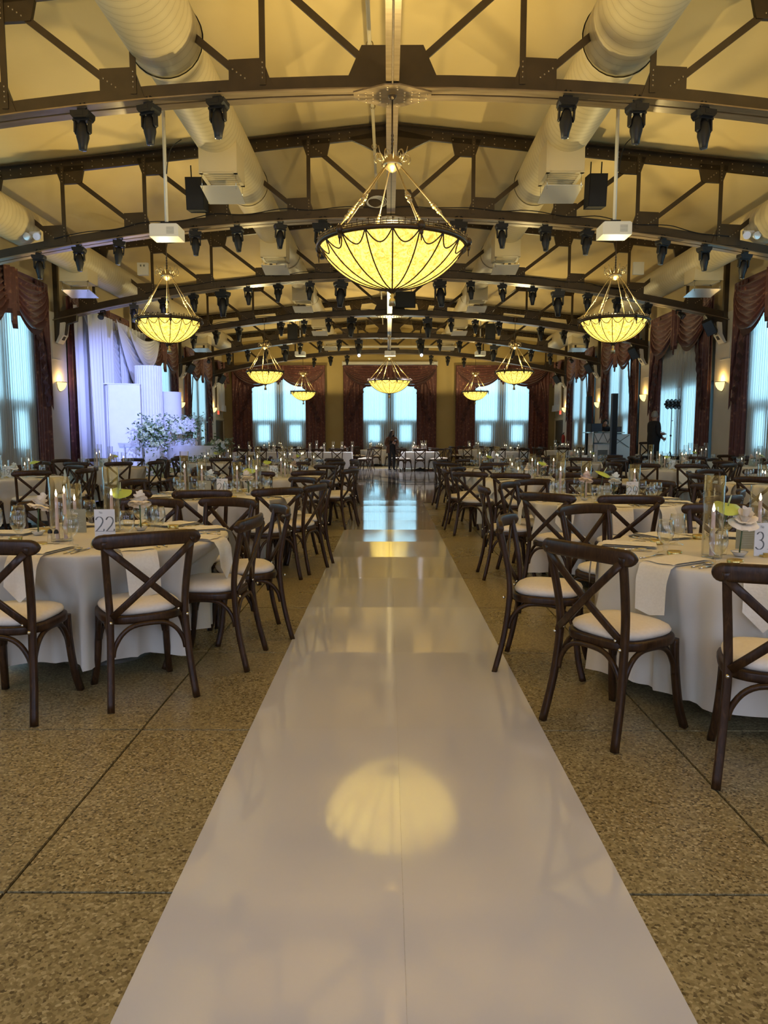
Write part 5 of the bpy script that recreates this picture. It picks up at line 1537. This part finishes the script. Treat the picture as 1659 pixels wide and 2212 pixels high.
# ------------------------------------------------------------------ people
def hand(mb, p, d, n, s=1.0, curl=.5, mi=0):
    """palm and five bent fingers; p wrist, d along the hand, n palm normal"""
    d = Vector(d).normalized(); n = (Vector(n) - d * Vector(n).dot(d)).normalized(); sd = d.cross(n); p = Vector(p)
    mb.tube([p - d * .02, p + d * .03 * s, p + d * .085 * s], [.024 * s, .036 * s, .038 * s], 8, flat=.5, up=sd, mi=mi)
    for i, (o, L) in enumerate(((-.03, .066), (-.010, .076), (.010, .072), (.029, .056))):
        q = p + d * .082 * s + sd * o * s
        a = q + d * L * .45 * s + n * L * .2 * curl * s; b = a + (d * (1 - curl * .6) + n * curl) .normalized() * L * .35 * s; c = b + (d * (1 - curl) + n * curl * 1.3).normalized() * L * .28 * s
        mb.tube([q, a, b, c], [.0095 * s, .009 * s, .008 * s, .006 * s], 6, mi=mi)
    q = p + d * .03 * s - sd * .032 * s
    mb.tube([q, q - sd * .025 * s + d * .025 * s, q - sd * .035 * s + d * .055 * s + n * .01], [.012 * s, .0105 * s, .008 * s], 6, mi=mi)

def person(words, loc, rz, H, J, girth, mats, matfn, hairfn, extra=None):
    """one continuous skinned body grown over a posed skeleton, plus head, hands, hair"""
    t = thing('person', words, 'person', loc, rz)
    names = list(J['p'].keys()); idx = {k: i for i, k in enumerate(names)}
    me = bpy.data.meshes.new('body')
    me.from_pydata([J['p'][k] for k in names], [(idx[a], idx[b]) for a, b in J['e']], [])
    o = bpy.data.objects.new('body_rig', me); COL.objects.link(o)
    sk = o.modifiers.new('skin', 'SKIN'); ss = o.modifiers.new('sub', 'SUBSURF'); ss.levels = 2; ss.render_levels = 2
    sv = me.skin_vertices[0].data
    for k in names:
        r = J['r'][k]; sv[idx[k]].radius = r if isinstance(r, tuple) else (r, r); sv[idx[k]].use_root = (k == 'pelvis')
    dg = bpy.context.evaluated_depsgraph_get(); dg.update()
    bm_ = bpy.data.meshes.new_from_object(o.evaluated_get(dg))
    bpy.data.objects.remove(o)
    for m in mats: bm_.materials.append(m)
    for p in bm_.polygons:
        p.use_smooth = True; p.material_index = matfn(p.center)
    bm_.name = 'body'
    body = obj('body', bm_, t)
    for nm, mb, m in hairfn(): part(mb, nm, m, t)
    return t

def head(c, f, s=1.0):
    """head with brow, eyes, nose, mouth, ears; c centre, f facing direction (local)"""
    f = Vector(f).normalized(); u = Vector((0, 0, 1)); u = (u - f * u.dot(f)).normalized(); r = f.cross(u); c = Vector(c)
    m = MB()
    def T(x, y, z): return c + (r * x + f * y + u * z) * s
    n, k = 18, 14; vv = []
    for i in range(k + 1):
        ph = pi * i / k; z = -.118 * cos(ph); q = sin(ph)
        for j in range(n):
            a = 2 * pi * j / n; ca, sa = cos(a), sin(a)
            w = .074 * (1 if z > -.02 else 1 - .30 * ((-.02 - z) / .1)); dp = .095 if sa < 0 else .088 * (1 if z > -.06 else .97)
            x = w * q * ca; y = dp * q * sa
            if sa > .6 and abs(z + .005) < .02: y -= .007 * (1 if abs(ca) > .15 else 0)
            vv.append(T(x, y, z))
    ff = [(i * n + j, i * n + (j + 1) % n, (i + 1) * n + (j + 1) % n, (i + 1) * n + j) for i in range(k) for j in range(n)]
    m.add(vv, ff, True)
    m.tube([T(0, .082, .012), T(0, .098, -.012), T(0, .106, -.03), T(0, .088, -.036)], [.008 * s, .011 * s, .014 * s, .01 * s], 6)
    for s_ in (-1, 1): m.ball(T(s_ * .074, -.008, -.006), .022 * s, 7, 5, (.5, 1, 1.4))
    fc = MB()
    for s_ in (-1, 1): fc.ball(T(s_ * .030, .080, .006), .009 * s, 6, 4)
    fc.tube([T(-.024, .082, -.062), T(0, .089, -.060), T(.024, .082, -.062)], .005 * s, 5)
    for s_ in (-1, 1): fc.tube([T(s_ * .016, .086, .026), T(s_ * .045, .078, .026)], .0045 * s, 5)
    m.tube([c + u * -.08 * s - f * .01, c + u * -.20 * s - f * .02], [.052 * s, .056 * s], 10)
    return m, fc, T

BE = [('pelvis', 'waist'), ('waist', 'chest'), ('chest', 'neck'), ('chest', 'shl'), ('shl', 'ell'), ('ell', 'wrl'), ('chest', 'shr'), ('shr', 'elr'), ('elr', 'wrr'),
      ('pelvis', 'hil'), ('hil', 'knl'), ('knl', 'anl'), ('anl', 'tol'), ('pelvis', 'hir'), ('hir', 'knr'), ('knr', 'anr'), ('anr', 'tor')]
# local frame: facing -y, x to the viewer's right
# woman with long hair
p = {'pelvis': (0, 0, .86), 'waist': (0, .01, 1.02), 'chest': (0, .01, 1.23), 'neck': (0, -.02, 1.36),
     'shl': (-.165, .01, 1.29), 'ell': (-.215, .0, 1.03), 'wrl': (-.03, -.20, 1.10), 'shr': (.165, .01, 1.29), 'elr': (.21, -.02, 1.02), 'wrr': (.05, -.22, 1.07),
     'hil': (-.085, 0, .82), 'knl': (-.09, -.01, .46), 'anl': (-.09, .02, .08), 'tol': (-.10, -.12, .03), 'hir': (.085, 0, .82), 'knr': (.10, -.02, .46), 'anr': (.10, .03, .08), 'tor': (.11, -.11, .03)}
r = {'pelvis': (.15, .115), 'waist': (.135, .10), 'chest': (.16, .11), 'neck': .055, 'shl': .07, 'ell': .055, 'wrl': .033, 'shr': .07, 'elr': .055, 'wrr': .033,
     'hil': .092, 'knl': .066, 'anl': .048, 'tol': .038, 'hir': .092, 'knr': .066, 'anr': .048, 'tor': .038}
def wh():
    hd, fc, T = head((0, -.035, 1.50), (.35, -.9, -.30))
    hr = MB()
    def hair(u, v):
        a = pi * (-.34 + 1.68 * u)
        if v < .35:
            q = v / .35; rr = .012 + .082 * sin(q * pi / 2); z = .128 * cos(q * pi / 2)
        else:
            q = (v - .35) / .65; rr = .094 + .028 * sin(pi * q) + .008 * sin(9 * a + 3 * q); z = -.46 * q
        return T(rr * cos(a) * (.92 + .25 * v), -rr * sin(a) + .012 - .04 * v, z)
    hr.grid(hair, 26, 16)
    hn = MB(); hand(hn, (-.03, -.20, 1.10), (.5, -.75, .35), (.3, .2, -1), 1, .7); hand(hn, (.05, -.22, 1.07), (-.5, -.6, .5), (-.3, .3, 1), 1, .7)
    sh = MB()
    def shawl(u, v):
        a = pi * (-.30 + 1.60 * u); k = 1 + .06 * sin(10 * u * pi + 2 * v)
        rx = (.17 + .045 * v) * k; ry = (.115 + .05 * v) * k
        return (rx * cos(a), ry * sin(a) + .01, 1.345 - .64 * v - .02 * cos(6 * a))
    sh.grid(shawl, 40, 14)
    for s in (-1, 1): sh.tube(catmull([(s * .165, .01, 1.31), (s * .222, .0, 1.04), (s * .13, -.12, 1.06)], 5), [.075] * 5 + [.066] * 5 + [.060], 10)
    ph = MB(); ph.box((.03, -.30, 1.16), (.075, .012, .15), R=Euler((.5, .1, .2)).to_matrix())
    return [('head', hd, M['skin']), ('face', fc, M['hairdark']), ('hair', hr, M['hairdark']), ('hands', hn, M['skin']), ('shawl', sh, M['brownknit']), ('phone', ph, M['black'])]
person('woman with long dark hair in brown knit and black trousers, looking at a phone', (.14, 29.0, 0), radians(18), 1.62, {'p': p, 'e': BE, 'r': r}, 1, [M['skin'], M['blackmat'], M['brownknit']],
       lambda c: 1 if c.z < 1.20 and abs(c.x) < .19 else 2, wh)

# man in black seen from behind
p = {'pelvis': (0, 0, .93), 'waist': (0, -.03, 1.08), 'chest': (0, 0, 1.33), 'neck': (0, -.01, 1.49),
     'shl': (-.165, 0, 1.41), 'ell': (-.225, .02, 1.13), 'wrl': (-.17, -.20, .98), 'shr': (.165, 0, 1.41), 'elr': (.235, -.03, 1.13), 'wrr': (.13, -.28, 1.12),
     'hil': (-.10, 0, .88), 'knl': (-.11, -.01, .48), 'anl': (-.12, .02, .09), 'tol': (-.14, -.14, .035), 'hir': (.10, 0, .88), 'knr': (.12, -.02, .48), 'anr': (.13, .03, .09), 'tor': (.15, -.13, .035)}
r = {'pelvis': (.165, .14), 'waist': (.185, .165), 'chest': (.165, .13), 'neck': .062, 'shl': .075, 'ell': .052, 'wrl': .036, 'shr': .075, 'elr': .058, 'wrr': .036,
     'hil': .115, 'knl': .082, 'anl': .058, 'tol': .045, 'hir': .115, 'knr': .082, 'anr': .058, 'tor': .045}
def mh():
    hd, fc, T = head((0, -.02, 1.64), (.25, -.95, .05), 1.04)
    hr = MB()
    hr.grid(lambda u, v: T((.014 + .068 * sin(min(1, v * 1.1) * pi / 2)) * 1.03 * cos(pi * (-.12 + 1.24 * u)), -(.014 + .090 * sin(min(1, v * 1.1) * pi / 2)) * sin(pi * (-.12 + 1.24 * u)) - .003, .124 * cos(min(1, v) * 1.9)), 20, 12)
    cp = MB(); cp.grid(lambda u, v: T((.012 + .072 * v) * cos(2 * pi * u), .018 + (.012 + .09 * v) * sin(2 * pi * u), .134 - .085 * v * v), 20, 6); cp.grid(lambda u, v: T(.07 * (u - .5) * 2 * (1 - .3 * v), .10 + .07 * v * (1 - (2 * u - 1) ** 2 * .5), .052 - .012 * v), 10, 3)
    gl = MB()
    for s in (-1, 1): gl.tube([T(s * .034 + .026 * cos(a), .098, .004 + .02 * sin(a)) for a in [2 * pi * i / 12 for i in range(12)]], .003, 4, closed=True); gl.tube([T(s * .06, .096, .008), T(s * .08, .0, .008)], .003, 4)
    hn = MB(); hand(hn, (.13, -.28, 1.12), (-.2, -.9, .1), (-1, 0, .2), 1.08, .5); hand(hn, (-.17, -.20, .98), (.3, -.8, .0), (1, 0, .2), 1.08, .5)
    pp = MB(); pp.box((.13, -.42, 1.12), (.16, .11, .02), R=Euler((.3, .2, .1)).to_matrix())
    return [('head', hd, M['skin']), ('face', fc, M['hairgrey']), ('hair', hr, M['hairgrey']), ('glasses', gl, M['black']), ('hands', hn, M['skin']), ('paper', pp, M['cardwhite'])]
person('older grey-haired man in black shirt and trousers standing before the right window', (7.42, 20.35, RB), radians(108), 1.75, {'p': p, 'e': BE, 'r': r}, 1, [M['skin'], M['blackmat']],
       lambda c: 0 if (abs(c.x) > .08 and c.y < -.10 and .9 < c.z < 1.22) or c.z > 1.50 else 1, mh)

# person bending over the music booth
p = {'pelvis': (0, 0, .90), 'waist': (0, -.05, 1.05), 'chest': (0, -.17, 1.25), 'neck': (0, -.25, 1.37),
     'shl': (-.18, -.18, 1.32), 'ell': (-.25, -.28, 1.08), 'wrl': (-.13, -.45, 1.22), 'shr': (.18, -.18, 1.32), 'elr': (.25, -.28, 1.08), 'wrr': (.13, -.45, 1.22),
     'hil': (-.09, 0, .86), 'knl': (-.10, -.02, .48), 'anl': (-.10, .02, .09), 'tol': (-.11, -.12, .035), 'hir': (.09, 0, .86), 'knr': (.10, -.02, .48), 'anr': (.10, .02, .09), 'tor': (.11, -.12, .035)}
r = {'pelvis': (.15, .12), 'waist': (.145, .115), 'chest': (.17, .12), 'neck': .058, 'shl': .075, 'ell': .05, 'wrl': .034, 'shr': .075, 'elr': .05, 'wrr': .034,
     'hil': .10, 'knl': .07, 'anl': .05, 'tol': .04, 'hir': .10, 'knr': .07, 'anr': .05, 'tor': .04}
def dh():
    hd, fc, T = head((0, -.30, 1.47), (-.1, -.8, -.55))
    hr = MB(); rnd = random.Random(2)
    for i in range(46):
        a = rnd.uniform(0, 2 * pi); e = rnd.uniform(-.4, 1.3)
        hr.ball(T(.082 * cos(a) * cos(e), -.02 + (.095 * sin(a) if sin(a) < .3 else .03) * cos(e), .105 * sin(e) + .02), rnd.uniform(.028, .042), 6, 4)
    hn = MB(); hand(hn, (-.13, -.45, 1.22), (.2, -.9, -.2), (0, 0, -1), 1, .4); hand(hn, (.13, -.45, 1.22), (-.2, -.9, -.2), (0, 0, -1), 1, .4)
    return [('head', hd, M['skin']), ('face', fc, M['hairdark']), ('hair', hr, M['hairdark']), ('hands', hn, M['skin'])]
person('dark curly-haired person in black bending over the music booth', (7.12, 24.3, RB), radians(5), 1.72, {'p': p, 'e': BE, 'r': r}, 1, [M['skin'], M['blackmat']],
       lambda c: 0 if (abs(c.x) > .08 and c.y < -.30 and c.z < 1.3) or c.z > 1.39 else 1, dh)
